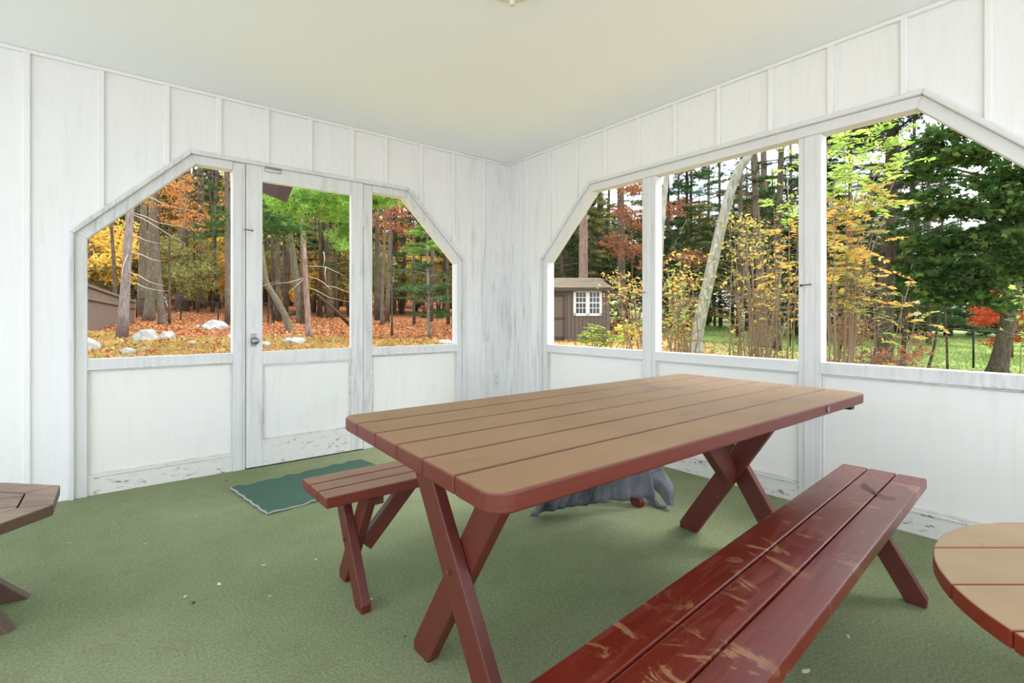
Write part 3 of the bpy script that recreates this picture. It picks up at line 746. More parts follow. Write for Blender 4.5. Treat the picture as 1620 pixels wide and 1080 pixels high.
def pine_boughs(t, zc0, zc1, reach, nb, mat, seed, base=(0,0,0), top=None, tuft=.16, per=26, droop=.12, az=None, bark=None, name='foliage', bmat=None):
    """branches with needle tufts between heights zc0..zc1 around the stem base->top (local coordinates)"""
    g = np.random.default_rng(seed); r = random.Random(seed); pos = []; mb = MB(); base = Vector(base); top = Vector(top) if top else base+Vector((0,0,zc1+1))
    for i in range(nb):
        f = (i+.5)/nb; z = zc0+(zc1-zc0)*f; st = base.lerp(top, min(1, max(0, (z-base.z)/(top.z-base.z))))
        a = r.uniform(0, 2*PI) if az is None else r.uniform(*az); l = reach*(1-.45*f)*r.uniform(.65, 1.1)
        d = Vector((math.cos(a), math.sin(a), 0)); side = Vector((-d.y, d.x, 0))
        pts = [st+d*l*q+Vector((0,0,l*(.18*q-droop*2*q*q))) for q in (0,.33,.66,1)]
        mb.tube(pts, [.022*reach/2,.016*reach/2,.010,.004], 5, cap=False)
        for k in range(per):
            q = r.uniform(.25, 1.03); w = (1-q*.6)*l*.32
            p = st+d*l*q+side*r.uniform(-w, w)+Vector((0,0,l*(.18*q-droop*2*q*q)+r.uniform(-.04,.06)*l*.3)); pos.append(tuple(p))
    if bmat: mb.build('branches', bmat, t)
    pos = np.array(pos); n = len(pos)
    return scatter(name, TUFT[0], TUFT[1], pos, rand_rot(n, .9), g.uniform(.7, 1.35, n)*tuft, mat, t)
def dead_branches(t, o, items, r=.012):
    mb = MB()
    for pts in items:
        pts = [Vector(p)-o for p in pts]; n = len(pts); mb.tube(pts, [r*(1-.75*i/(n-1)) for i in range(n)], 5)
    mb.build('dead_branches', M['deadwood'], t, smooth=True)

def wood(px, py, wpx, top, label, mat='bark', Z=None, mid=None, name='pine_tree', height=None, boughs=None, group=None):
    """trunk whose foot stands at px,py on the ground (or at distance Z); top=(px at y=250); mid = extra (px,py) points"""
    if Z is None: p, Z = GP(px, py)
    else:
        p = P(px, 500, Z); p.z = float(gz(p.x, p.y))
    p.z = float(gz(p.x, p.y))-.05
    r = wpx/2/F*Z*.9; t = empty(name, p, 0, label, 'tree', group)
    pts = [p]+[P(a, b, Z) for a, b in (mid or [])]+[P(top, 250, Z)]
    d = (pts[-1]-pts[-2]).normalized(); hh = height or 14
    ext = pts[-1]+Vector((d.x*.4, d.y*.4, 1)).normalized()*max(1.5, hh-(pts[-1].z-p.z)); pts.append(ext)
    make_trunk(t, p, pts, r, r*.55, M[mat])
    if boughs:
        z0, z1, reach, nb, mt, seed = boughs[:6]; kw = boughs[6] if len(boughs) > 6 else {}
        pine_boughs(t, z0, z1, reach, nb, M[mt], seed, base=(0,0,0), top=ext-p, bmat=M[mat], **kw)
    return t, p, Z

# left window
t, p, Z = wood(193, 537, 14.5, 211, 'light grey trunk with bleached dead twigs, in front of the brown fence', 'bark_grey')
db = []
for x0, y0, x1, y1, x2, y2 in ((209,336,250,352,300,360),(207,338,250,360,293,385),(206,372,230,380,262,386),(205,398,240,410,262,413),(204,430,235,445,262,452),(203,446,230,455,268,461),(228,309,260,324,300,332),(204,400,195,420,191,437)):
    db.append([P(x0,y0,Z), P((x0+x1)/2,(y0+y1)/2-2,Z-.2), P(x1,y1,Z-.4), P((x1+x2)/2,(y1+y2)/2+1,Z-.5), P(x2,y2,Z-.6)])
dead_branches(t, p, db, .014)
wood(139, 0, 13, 141, 'grey brown trunk rising behind the tall left end of the brown fence', 'bark', Z=33, boughs=(9,14,3.5,10,'l_pine',21))
wood(183, 0, 6, 168, 'slender dark trunk leaning left behind the brown fence', 'bark_dark', Z=31, mid=[(181,420)])
wood(192, 0, 6, 178, 'thin dark trunk just left of the light grey trunk', 'bark_dark', Z=36, mid=[(186,420)])
wood(214, 0, 11, 211, 'dark trunk just right of the light grey trunk', 'bark_dark', Z=36, boughs=(8,14,3.5,12,'l_pinedark',22))
wood(224, 503, 12, 229, 'brown trunk, left of the mossy-footed trunk', 'bark', boughs=(8,13,3,10,'l_pine',23))
wood(236, 508, 16, 243, 'mossy-footed trunk at the left end of the black wire fence', 'bark_olive', mid=[(240,430)])
wood(258, 514, 13, 247, 'trunk curving at its foot in front of the black wire fence', 'bark', mid=[(253,470),(248,400)], boughs=(7,12,3,14,'l_pine',24))
wood(288, 491, 17, 291, 'thick brown pine trunk in front of golden leaves, right of the swing frame', 'bark', boughs=(9,15,3.5,16,'l_pine',25))
wood(319, 488, 12, 317, 'straight grey brown pine trunk in the middle of the left window woods', 'bark', boughs=(9,15,4,16,'l_pine',26))
wood(361, 514, 8.5, 358, 'slim brown trunk at the right side of the left window', 'bark', boughs=(5,12,2.5,18,'l_pinedark',27))
wood(308, 0, 4, 306, 'very thin dark trunk between the two thick brown pines', 'bark_dark', Z=38)
wood(336, 0, 5, 345, 'thin leaning trunk left of the slim brown trunk', 'bark_dark', Z=36)
wood(347, 0, 4, 327, 'thin trunk leaning left in the golden woods', 'bark_dark', Z=40)
# door
mb = MB(); bxw(mb, TL, .745, 1.58, 0, .0075, -.06, -.005); mb.build('trim_9', M['trim'], kind='structure')
t, p, Z = wood(459, 525, 12.5, 402, 'bent trunk curving left at its mossy foot, seen through the door glass', 'bark_olive', mid=[(452,500),(436,472),(421,448),(414,400)])
wood(476, 511, 13.5, 447, 'thick olive brown trunk behind the straight light trunk', 'bark_olive', mid=[(472,470),(463,400),(456,350)], boughs=(7,12,3,12,'l_pine',31))
t, p, Z = wood(489, 536, 10.5, 473, 'straight light brown trunk with bleached side branches, seen through the door', 'bark_pink', mid=[(484,450),(479,360)])
db = []
for pts in (((484,438),(470,443),(455,447),(438,448),(424,453)), ((484,438),(474,447),(464,456),(455,464)), ((487,437),(502,441),(512,447),(520,455),(526,459)), ((487,421),(500,421),(515,422),(532,430),(548,437)), ((515,422),(514,436),(516,447)), ((516,452),(530,454),(542,459),(555,464)), ((489,455),(500,459),(520,470),(555,478)), ((512,398),(514,410),(511,424)), ((416,452),(425,449),(440,444))):
    db.append([P(a, b, Z-.15*i) for i, (a, b) in enumerate(pts)])
dead_branches(t, p, db, .015)
wood(441, 0, 8, 437, 'dark trunk behind the bent trunk', 'bark_dark', Z=29, boughs=(6,11,3,14,'l_pine',33))
wood(452, 0, 6, 446, 'thinner dark trunk right of the dark trunk behind the bent one', 'bark_dark', Z=33)
wood(532, 504, 6, 528, 'slender dark trunk near the right side of the door glass', 'bark_dark', boughs=(3,9,2.3,16,'l_pine',34))
wood(522, 0, 10, 512, 'dark trunk behind the slender one in the door glass', 'bark_dark', Z=34, mid=[(519,420)], boughs=(6,12,3,14,'l_pine',35))
wood(498, 0, 4, 500, 'thin distant trunk just right of the straight light trunk', 'bark_dark', Z=40)
# fallen leaning log
a, b = P(502,466,24), GP(556,516)[0]; lg = empty('leaning_log', b, 0, 'dead pole leaning down to the leaves at right in the door glass', 'log')
mb = MB(); mb.tube([(0,0,0), (a-b)*.5+Vector((0,0,.05)), a-b], [.10,.08,.05], 8); mb.build('log', M['bark_dark'], lg, smooth=True)
a, b = GP(452,502)[0], GP(474,494)[0]; lg = empty('fallen_log', a, 0, 'dark fallen log lying behind the bent trunk', 'log')
mb = MB(); mb.tube([(0,0,.12), (b-a)+Vector((0,0,.12))], [.16,.13], 8); mb.build('log', M['bark_dark'], lg, smooth=True)
# right of the door
wood(597, 508, 9, 597, 'dark trunk at the left side of the window right of the door', 'bark_dark', boughs=(6,12,3,14,'l_pine',41))
wood(604, 515, 6, 614, 'slim brown trunk leaning right, second from left in the window right of the door', 'bark', mid=[(606,430)])
bpy.context.scene.collection.objects[-1]
wood(612, 511, 7, 622, 'brown trunk third from left in the window right of the door', 'bark', boughs=(7,12,2.5,10,'l_pinedark',42))
wood(622, 498, 8, 628, 'darkest trunk of the close row right of the door', 'bark_dark')
wood(655, 514, 4, 654, 'thin young trunk left of the green pine sapling', 'bark_dark')
wood(709, 515, 5, 706, 'thin trunk at right behind the green sapling', 'bark_dark', boughs=(4,10,2.2,10,'l_pinedark',43))
wood(718, 520, 6, 722, 'trunk at the far right edge of the window right of the door', 'bark_dark')
# green pine sapling
p, Z = GP(679, 534); t = empty('pine_sapling', p, 0, 'young pine with bright green tiers right of the door', 'tree')
make_trunk(t, p, [p, P(677,460,Z), P(676,380,Z), P(676,330,Z)], .065, .02, M['bark_grey'])
for k, (yy_, rc, n) in enumerate(((372,1.0,9),(398,1.6,12),(432,1.7,8),(462,2.1,12),(478,2.2,10),(502,1.2,7))):
    z = P(676,yy_,Z).z-p.z; pine_boughs(t, z-.12, z+.25, rc, n, M['l_pinebright'] if k in (0,1) else M['l_pine'], 50+k, base=(0,0,0), top=(0,0,z+2), tuft=.13, per=34, droop=.05, bmat=M['bark_grey'])
# bright pine boughs above the door glass: a tree whose stem stands left of view of the door
p = P(572, 500, 10.5); p.z = float(gz(p.x, p.y)); t = empty('young_pine', p, 0, 'bright lime-green pine boughs hanging across the top of the door glass', 'tree')
def boughset(t, o, items, mat, tuft, seed, bark):
    g = np.random.default_rng(seed); pos = []; mb = MB()
    for c, r, n in items:
        q = g.normal(0, 1, (n, 3))*np.array(r)*.5+np.array(c)-np.array(o); pos.append(q)
    pos = np.concatenate(pos); n = len(pos)
    scatter('foliage', TUFT[0], TUFT[1], pos, rand_rot(n, .8), g.uniform(.7, 1.3, n)*tuft, mat, t)
items = []
for a, b, rr, n in ((452,305,.40,300),(480,318,.45,320),(505,300,.45,320),(530,312,.45,320),(548,330,.42,260),(465,330,.35,200),(520,335,.38,200),(435,322,.25,60),(610,312,.28,170),(596,318,.22,120),(560,300,.35,220),(430,300,.2,60),(545,372,.25,100),(552,352,.28,100),(540,390,.2,60)):
    items.append((P(a, b, 9.5+random.uniform(-.8,.8)), (rr, rr, rr*.6), int(n*.5)))
boughset(t, p, items, M['l_pinebright'], .13, 77, None)
mb = MB(); st = [Vector((0,0,0)), Vector((.1,.1,2.6)), Vector((0,.1,4.6)), Vector((0,.1,8))]
mb.tube([q for q in st], [.10,.08,.06,.02], 8)
for a, b in ((450,300),(480,310),(520,305),(610,310),(545,365)):
    e = P(a, b, 9.5)-p; s0 = Vector((0,.1,max(2.2, e.z-.7))); mb.tube([s0, s0.lerp(e,.5)+Vector((0,0,.15)), e], [.035,.02,.008], 6)
mb.build('trunk', M['bark_dark'], t, smooth=True)
# deeper green boughs left top of the door
p = P(405, 500, 14); p.z = float(gz(p.x, p.y)); t = empty('pine_tree', p, 0, 'dark green pine whose boughs hang at left below the roof corner', 'tree')
items = [(P(a, b, 13+random.uniform(-1,1)), (rr, rr, rr*.5), n) for a, b, rr, n in ((425,335,.7,260),(440,350,.6,200),(460,358,.7,240),(420,318,.5,160),(405,350,.8,260))]
boughset(t, p, items, M['l_pine'], .13, 78, None)
mb = MB(); mb.tube([(0,0,0),(0,0,3),(.1,0,9)], [.12,.10,.04], 8)
for a, b in ((425,335),(460,358)):
    e = P(a, b, 13)-p; mb.tube([Vector((0,0,e.z-.4)), e], [.03,.01], 6)
mb.build('trunk', M['bark_dark'], t, smooth=True)

# broadleaf tree from crowns
def leafy(name, px, Z, label, mat, crowns, n, size, seed, trunk=None, tmpl=LEAF, bark='bark', wpx=8, group=None, flat=.35, limbs=True):
    """crowns: (px,py,dZ,rx,rz) blobs of leaves at real distances"""
    p = P(px, 500, Z); p.z = float(gz(p.x, p.y)); t = empty(name, p, 0, label, 'tree', group)
    pts = trunk or [p, P(px, 400, Z), P(px, 250, Z)]
    r = wpx/2/F*Z
    a, rr = trunk_pts(pts, r, r*.35); mb = MB(); mb.tube([q-p for q in a], rr, 10, .06); mb.build('trunk', M[bark], t, smooth=True)
    g = np.random.default_rng(seed); tot = sum(c[3]*c[3]*c[4] for c in crowns); ps = []; mb = MB()
    for i, (cx, cy, dz, rx, rz) in enumerate(crowns):
        c = P(cx, cy, Z+dz); k = max(20, int(n*rx*rx*rz/tot)); ps.append(crown_points(c-p, (rx, rx, rz), k, 10, .5, seed+i))
        if limbs:
            s0 = min(a, key=lambda q: abs(q.z-(c.z-.5*rx)))-p; e = c-p; mb.tube([s0, s0.lerp(e,.5)+Vector((0,0,.1*rx)), e], [r*.35, r*.2, r*.06], 6)
    if limbs: mb.build('branches', M[bark], t, smooth=True)
    ps = np.concatenate(ps); m = len(ps)
    scatter('foliage', tmpl[0], tmpl[1], ps, rand_rot(m, flat), g.uniform(.6, 1.3, m)*size, M[mat], t)
    return t
leafy('maple_tree', 268, 24, 'orange-leaved young maple among the pines in the left window', 'l_orange', [(262,318,0,1.0,.6),(285,300,0,1.1,.6),(300,330,0,.8,.5),(240,322,0,.6,.4),(296,355,0,.9,.5),(272,345,0,.8,.5),(290,280,0,.9,.5),(312,340,0,.6,.4)], 1300, .15, 91, bark='bark_dark', wpx=4)
leafy('maple_tree', 150, 36, 'pale yellow tree behind the brown fence at left', 'l_gold', [(150,440,0,2.0,.7),(185,455,0,1.8,.7),(160,410,0,2.2,.6),(140,380,0,1.6,.8)], 2600, .26, 92, wpx=3)
leafy('maple_tree', 338, 44, 'yellow-leaved tree in the golden part of the woods', 'l_yellow', [(265,395,0,1.8,2.2),(305,400,0,2,2),(345,420,0,3,2.8),(340,370,0,2.6,2.4),(375,400,0,2,3),(265,440,0,1.5,1.6)], 6500, .27, 93, wpx=4)
leafy('maple_tree', 318, 50, 'golden tree low behind the swing frame', 'l_yellow', [(265,455,0,1.8,1.2),(300,450,0,2.2,1.5),(330,455,0,2.2,1.2),(360,450,0,2,1.5)], 3800, .27, 94, wpx=3)
leafy('oak_tree', 620, 20, 'russet-leaved tree above the close row of trunks right of the door', 'l_red', [(597,345,0,.5,.4),(620,350,0,.9,.5),(650,330,0,1.1,.6),(640,370,0,.9,.4),(610,325,0,.7,.4)], 900, .12, 95, wpx=3, bark='bark_dark')
leafy('maple_tree', 430, 42, 'pale gold tree glimpsed between dark trunks through the door', 'l_gold', [(428,410,0,2,1.6),(450,420,0,1.6,1.6),(500,375,0,2,1.3),(540,440,0,2.6,1.8),(430,440,0,1.8,1.4)], 3600, .24, 96, wpx=3)

# ------------------------------------------------------------------ right windows: trees
wood(923, 0, 17, 923, 'pinkish grey trunk with a knot, right behind the shed roof', 'bark_pink', Z=25, boughs=(8.5,13,3,10,'l_pine',61))
wood(951, 0, 11, 948, 'dark green trunk beside the pinkish trunk', 'bark_dark', Z=30, boughs=(4,13,3,26,'l_pine',62))
wood(962, 0, 5, 964, 'thin dark trunk between the shed trunks', 'bark_dark', Z=33)
wood(984, 528, 14.5, 981, 'dark pine trunk with flared foot just right of the shed', 'bark_dark', boughs=(7,12,3,12,'l_pinedark',63))
wood(895, 0, 5, 893, 'slim dark trunk rising behind the shed roof', 'bark_dark', Z=34, boughs=(4,12,3,22,'l_pine',64))
leafy('oak_tree', 1000, 21, 'red-leaved tree crossing the dark trunk right of the shed', 'l_red', [(1000,300,0,1.0,.5),(985,330,0,.7,.35),(970,380,0,.9,.35),(1000,400,0,1.0,.4),(1012,350,0,.9,.5),(1030,420,0,.8,.3),(1075,250,1,1.4,.6),(1130,215,1,1.4,.5),(1070,330,1,.8,.5),(1085,410,2,1.1,.5),(1075,450,1,.9,.5)], 4600, .13, 101, wpx=3, bark='bark_dark')
# pale leaning trunk
t, p, Z = wood(1100, 556, 22, 1184, 'thick pale trunk leaning right behind the yellow shrubs', 'bark_pale', mid=[(1104,520),(1122,440),(1138,370),(1156,300),(1172,262)])
t, p, Z = wood(1040, 0, 13, 1058, 'pale slimmer trunk at the left side of the middle window', 'bark_pale', Z=15, mid=[(1042,440),(1046,360),(1052,300)])
wood(1207, 551, 14, 1192, 'dark trunk behind the yellow shrubs, right of the pale one', 'bark', mid=[(1203,460),(1196,330)], boughs=(6,11,3,12,'l_pinedark',65))
wood(1229, 556, 13, 1236, 'dark trunk near the right side of the middle window', 'bark_dark', mid=[(1228,440)], boughs=(4,9,2.5,16,'l_pinedark',66))
wood(1212, 0, 13, 1208, 'shaded trunk high between the two dark trunks', 'bark', Z=30)
wood(1092, 0, 5, 1094, 'thin dark trunk left of the pale leaning one', 'bark_dark', Z=30, boughs=(1.8,10,3.5,46,'l_pine',67,dict(per=34, tuft=.2)))
wood(1140, 0, 5, 1138, 'thin trunk behind the pale leaning one', 'bark_dark', Z=33, boughs=(2.2,10,3.5,40,'l_pine',68,dict(per=34, tuft=.2)))
# big dark pine in the near window
t, p, Z = wood(1396, 579, 29, 1411, 'big dark pine trunk behind the leafy shrub in the near right window', 'bark_dark', mid=[(1400,500),(1404,400),(1408,300)], height=11)
r_ = random.Random(5)
mbp = MB(); pos = []
def longbough(a, b, c, n, sp):
    A, B_, C_ = P(a[0], a[1], Z)-p, P(b[0], b[1], Z-.6)-p, P(c[0], c[1], Z-1.4)-p
    mbp.tube([A, B_, C_], [.045, .03, .01], 6)
    for k in range(n):
        f = r_.random()**.7; q = A.lerp(B_, f*2) if f < .5 else B_.lerp(C_, f*2-1)
        pos.append(tuple(q+Vector((r_.gauss(0, sp), r_.gauss(0, sp), r_.gauss(-.05, sp*.45)))))
for a, b, c, n, sp in (((1411,212),(1438,190),(1470,172),160,.22),((1411,250),(1450,225),(1490,205),160,.22),((1409,235),(1380,215),(1340,205),320,.3),((1410,205),(1370,190),(1310,195),420,.32),((1410,190),(1360,215),(1310,232),420,.3),((1408,300),(1440,285),(1480,280),200,.25),((1406,330),(1375,330),(1345,340),150,.25),((1404,380),(1440,380),(1470,390),180,.25),((1403,420),(1440,415),(1480,425),160,.2),((1402,455),(1430,450),(1465,460),120,.2),((1403,400),(1370,400),(1335,410),120,.25),((1411,180),(1440,165),(1480,160),150,.3),((1411,225),(1330,222),(1290,215),300,.3)):
    longbough(a, b, c, n, sp)
mbp.build('branches', M['bark_dark'], t, smooth=True)
pos = np.array(pos); scatter('foliage', TUFT[0], TUFT[1], pos, rand_rot(len(pos), .8), rng.uniform(.7, 1.3, len(pos))*.13, M['l_pinedark'], t)
# dark maple
Zm = 14.2; pm = P(1577, 592, Zm); pm.z = float(gz(pm.x, pm.y))
cr = []
for a, b, dz, rx, rz in ((1505,215,-2,.9,.55),(1545,240,-2.5,1.0,.6),(1480,260,-1,.8,.5),(1590,275,-3,.9,.6),(1500,320,-2,.9,.5),(1450,330,-1,.7,.45),(1560,320,-3,.7,.45),(1605,330,-3.5,.8,.6),(1470,385,-1.5,.8,.45),(1530,380,-2.5,.9,.5),(1590,385,-3.5,.7,.5),(1445,430,-1,.7,.4),(1495,430,-2,.9,.4),(1545,440,-2,.8,.4),(1600,420,-3,.7,.4),(1470,465,-1.5,.7,.3),(1520,470,-2,.8,.3),(1560,478,-2,.6,.25),(1625,380,-3,.8,.8),(1440,275,0,.5,.35),(1430,370,0,.5,.35),(1620,470,-4,.5,.3),(1640,300,-3,.9,.7)):
    cr.append((a, b, dz, rx, rz))
leafy('maple_tree', 1577, Zm, 'dark green maple with leaning trunk filling the near right window', 'l_maple', cr, 9500, .15, 111, trunk=[pm, P(1592,520,Zm), P(1604,460,Zm), P(1612,400,Zm), P(1618,320,Zm), P(1630,220,Zm)], tmpl=MAPLE, bark='bark_dark', wpx=24, flat=.75)
# saplings
wood(1427, 578, 8, 1446, 'small dark trunk between big pine and thin saplings', 'bark_dark', mid=[(1432,520),(1437,460),(1443,390)], height=5)
for (px, py, w, m, tp, lab) in ((1468,583,4.5,[(1480,540),(1487,480),(1490,420)],1492,'thin bent sapling stem left of the straight one'),(1499,586,3.5,[(1498,540),(1494,480),(1492,420)],1490,'thin straight sapling stem in front of the lawn')):
    wood(px, py, w, tp, lab, 'bark_dark', mid=m, name='sapling', height=5)
leafy('japanese_maple', 1600, 20, 'fiery orange red small tree behind the leaning maple trunk', 'l_firered', [(1575,490,0,.8,.5),(1600,505,0,.9,.5),(1560,505,0,.7,.35),(1620,530,0,.9,.4),(1600,460,0,.6,.5),(1570,540,0,.5,.25),(1625,490,0,.8,.6)], 3600, .11, 112, wpx=4, bark='bark_dark', flat=.5)
# dark conifers beyond the lawn
for px, Z_, sc, lab in ((1330,34,1.0,'wide dark conifer beyond the lawn, leftmost of the row'),(1420,36,1.1,'dark conifer beyond the lawn behind the big pine'),(1500,34,1.1,'dark conifer beyond the lawn between the thin saplings'),(1585,36,1.0,'dark conifer beyond the lawn behind the leaning maple trunk'),(1660,34,1.1,'dark conifer beyond the lawn at the right edge')):
    p = P(px, 500, Z_); p.z = float(gz(p.x, p.y)); t = empty('conifer_tree', p, 0, lab, 'tree')
    make_trunk(t, p, [p, p+Vector((0,0,7))], .2, .05, M['bark_dark'])
    pine_boughs(t, .3, 7.2, 3.6*sc, 90, M['l_pinedark'], 200+px, tuft=.3, per=36, top=(0,0,8), bmat=M['bark_dark'])

# ------------------------------------------------------------------ background woods (shared meshes)
protos = []
def proto_tree(seed, kind):
    t = empty('woodland_tree')
    mb = MB(); r = random.Random(seed); h = 15
    mb.tube([(0,0,-.3),(r.uniform(-.3,.3),0,h*.4),(r.uniform(-.5,.5),r.uniform(-.3,.3),h)], [.2,.15,.05], 8, .1); tr = mb.build('trunk', M['bark_dark'], t, smooth=True)
    g = np.random.default_rng(seed)
    if kind == 'leaf':
        q = np.concatenate([crown_points((0,0,9.5), (3.2,3.2,6), 3400, 30, .33, seed), crown_points((0,0,3.2), (2.6,2.6,2.4), 1100, 12, .4, seed+1)])
        fo = scatter('foliage', LEAF[0], LEAF[1], q, rand_rot(len(q), .4), g.uniform(.6,1.3,len(q))*.34, M['l_gold'], t)
    else:
        fo = pine_boughs(t, 4, 15, 3.4, 60, M['l_pine'], seed, tuft=.34, per=26, top=(0,0,16), bmat=M['bark_dark'])
    fo.data.materials[0] = None
    return t
PT = [proto_tree(301,'leaf'), proto_tree(302,'leaf'), proto_tree(303,'pine'), proto_tree(304,'pine')]
def proto_low(seed, kind='leaf'):
    t = empty('understory_tree'); g = np.random.default_rng(seed); r = random.Random(seed); mb = MB()
    for i in range(5): mb.tube([(0,0,-.2), (r.uniform(-.6,.6), r.uniform(-.6,.6), 2), (r.uniform(-1.8,1.8), r.uniform(-1.8,1.8), r.uniform(3.5,6))], [.07,.05,.02], 6)
    mb.build('stems', M['bark'], t, smooth=True)
    q = crown_points((0,0,3.4), (3.0,3.0,3.3), 3000, 34, .30, seed); q = q[q[:,2] > .1]
    scatter('foliage', LEAF[0], LEAF[1], q, rand_rot(len(q), .5), g.uniform(.6,1.3,len(q))*.26, None, t); return t
PT += [proto_low(311), proto_low(312)]
def proto_lowpine(seed):
    t = empty('bushy_pine'); mb = MB(); mb.tube([(0,0,-.3),(0,0,11)], [.14,.04], 8, .1); mb.build('trunk', M['bark'], t, smooth=True)
    pine_boughs(t, .8, 10.5, 2.7, 80, M['l_pine'], seed, tuft=.22, per=30, top=(0,0,11.5), bmat=M['bark']).data.materials[0] = None
    return t
PT += [proto_lowpine(321), proto_lowpine(322)]
specs = []
r_ = random.Random(17)
def far(px, Z, k, mat, lab, grp, sc=1.0, rot=0):
    specs.append((px, Z, k, mat, lab, grp, sc, rot))
for i in range(15):
    px = 95+i*21+r_.uniform(-6,6); far(px, r_.uniform(50,62), r_.choice((0,1)), r_.choice(('l_yellow','l_gold','l_gold','l_olive')), 'golden tree deep in the woods seen through the left window', 'distant golden trees in the left window', r_.uniform(.8,1.1), r_.uniform(0,6))
for i in range(5):
    px = 115+i*55+r_.uniform(-8,8); far(px, r_.uniform(40,48), r_.choice((2,3)), 'l_pine', 'green pine deep in the woods seen through the left window', 'distant pines in the left window', r_.uniform(.9,1.15), r_.uniform(0,6))
for i in range(13):
    px = 395+i*29+r_.uniform(-8,8); far(px, r_.uniform(46,60), r_.choice((0,1,2)), r_.choice(('l_gold','l_olive','l_pine','l_pinedark')), 'distant tree deep in the woods seen beyond the door', 'distant trees beyond the door', r_.uniform(.85,1.1), r_.uniform(0,6))
for i in range(5):
    px = 405+i*75+r_.uniform(-8,8); far(px, r_.uniform(36,44), r_.choice((2,3)), r_.choice(('l_pine','l_pinedark')), 'green pine among the trunks beyond the door', 'pines among the trunks beyond the door', r_.uniform(.85,1.1), r_.uniform(0,6))
for i in range(13):
    px = 860+i*33+r_.uniform(-8,8); far(px, r_.uniform(38,52), r_.choice((0,2,3)), r_.choice(('l_pine','l_pine','l_olive','l_red')), 'distant tree behind shed and pale trunks at right', 'distant trees beyond the right windows', r_.uniform(.7,1.0), r_.uniform(0,6))
for i in range(9):
    px = 1300+i*45+r_.uniform(-8,8); far(px, r_.uniform(44,56), r_.choice((2,3,0)), r_.choice(('l_pinedark','l_pine')), 'distant dark tree beyond the lawn in the near right window', 'distant dark trees beyond the lawn', r_.uniform(.62,.8), r_.uniform(0,6))
for i in range(16):
    px = 100+i*18+r_.uniform(-6,6); far(px, r_.uniform(33,48), r_.choice((4,5)), r_.choice(('l_yellow','l_yellow','l_gold','l_olive')), 'low golden undergrowth tree deep in the left window woods', 'golden undergrowth in the left window', r_.uniform(.7,1.1), r_.uniform(0,6))
for i in range(18):
    px = 395+i*20+r_.uniform(-6,6); far(px, r_.uniform(34,50), r_.choice((4,5)), r_.choice(('l_olive','l_gold','l_yellow','l_olive')), 'low olive undergrowth tree deep in the woods beyond the door', 'olive undergrowth beyond the door', r_.uniform(.6,1.0), r_.uniform(0,6))
for i in range(20):
    px = 870+i*22+r_.uniform(-6,6); far(px, r_.uniform(26,40), r_.choice((4,5,6,7,6,7)), r_.choice(('l_pine','l_pine','l_olive','l_pinedark')), 'green understory tree behind the trunks of the right windows', 'green understory behind the right windows', r_.uniform(.7,1.05), r_.uniform(0,6))
for i in range(7):
    px = 1275+i*33+r_.uniform(-6,6); far(px, r_.uniform(22,30), r_.choice((6,7)), r_.choice(('l_pine','l_pinedark','l_olive')), 'bushy pine behind the tall lime-topped shrub', 'bushy pines in the near right window', r_.uniform(.85,1.1), r_.uniform(0,6))
for i in range(12):
    px = 390+i*31+r_.uniform(-6,6); far(px, r_.uniform(60,74), r_.choice((4,5)), r_.choice(('l_gold','l_olive','l_orange','l_yellow')), 'pale golden thicket at the far end of the woods beyond the door', 'golden thicket beyond the door', r_.uniform(1.5,1.9), r_.uniform(0,6))
for i in range(6):
    px = 120+i*48; far(px, r_.uniform(62,74), r_.choice((4,5)), r_.choice(('l_gold','l_yellow')), 'pale golden thicket at the far end of the left window woods', 'golden thicket in the left window', r_.uniform(1.5,1.9), r_.uniform(0,6))
for i in range(7):
    px = 860+i*66; far(px, r_.uniform(46,56), r_.choice((4,5,4)), r_.choice(('l_olive','l_pine','l_gold')), 'far thicket closing the view behind the shed and middle window', 'far thicket behind the right windows', r_.uniform(1.5,1.9), r_.uniform(0,6))
used = set()
for px, Z_, k, mat, lab, grp, sc, rot in specs:
    src = PT[k]; t = src if k not in used else copy_tree(src); used.add(k)
    p = P(px, 500, Z_); t.location = (p.x, p.y, float(gz(p.x, p.y))); t.rotation_euler = (0,0,rot); t.scale = (sc,sc,sc)
    tag(t, lab, 'tree', grp)
    for ch in t.children:
        if ch.name.startswith('foliage'):
            ch.material_slots[0].link = 'OBJECT'; ch.material_slots[0].material = M[mat]
# many bare far trunks
lab_t = {0: ('slim bare trunk deep in the woods seen through the left window', 'thin trunks in the left window'), 1: ('slim bare trunk deep in the woods beyond the door', 'thin trunks beyond the door'), 2: ('slim bare trunk behind the shrubs of the right windows', 'thin trunks beyond the right windows')}
bt = []
for k in range(3):
    t = empty('bare_tree'); mb = MB(); r = random.Random(400+k)
    mb.tube([(0,0,-.3),(r.uniform(-.3,.3),0,5),(r.uniform(-.9,.9),0,13)], [.12,.09,.05], 8, .1); mb.build('trunk', M['bark_dark' if k else 'bark'], t, smooth=True)
    mb = MB()
    for j in range(14):
        z = r.uniform(2,12); a = r.uniform(0,6.3); l = r.uniform(.8,2.4); d_ = Vector((math.cos(a), math.sin(a), r.uniform(-.1,.7)))
        mb.tube([(0,0,z), tuple(Vector((0,0,z))+d_*l*.5), tuple(Vector((0,0,z))+d_*l+Vector((0,0,.2)))], [.025,.015,.005], 5)
    mb.build('branches', M['bark_dark'], t, smooth=True); bt.append(t)
cnt = 0
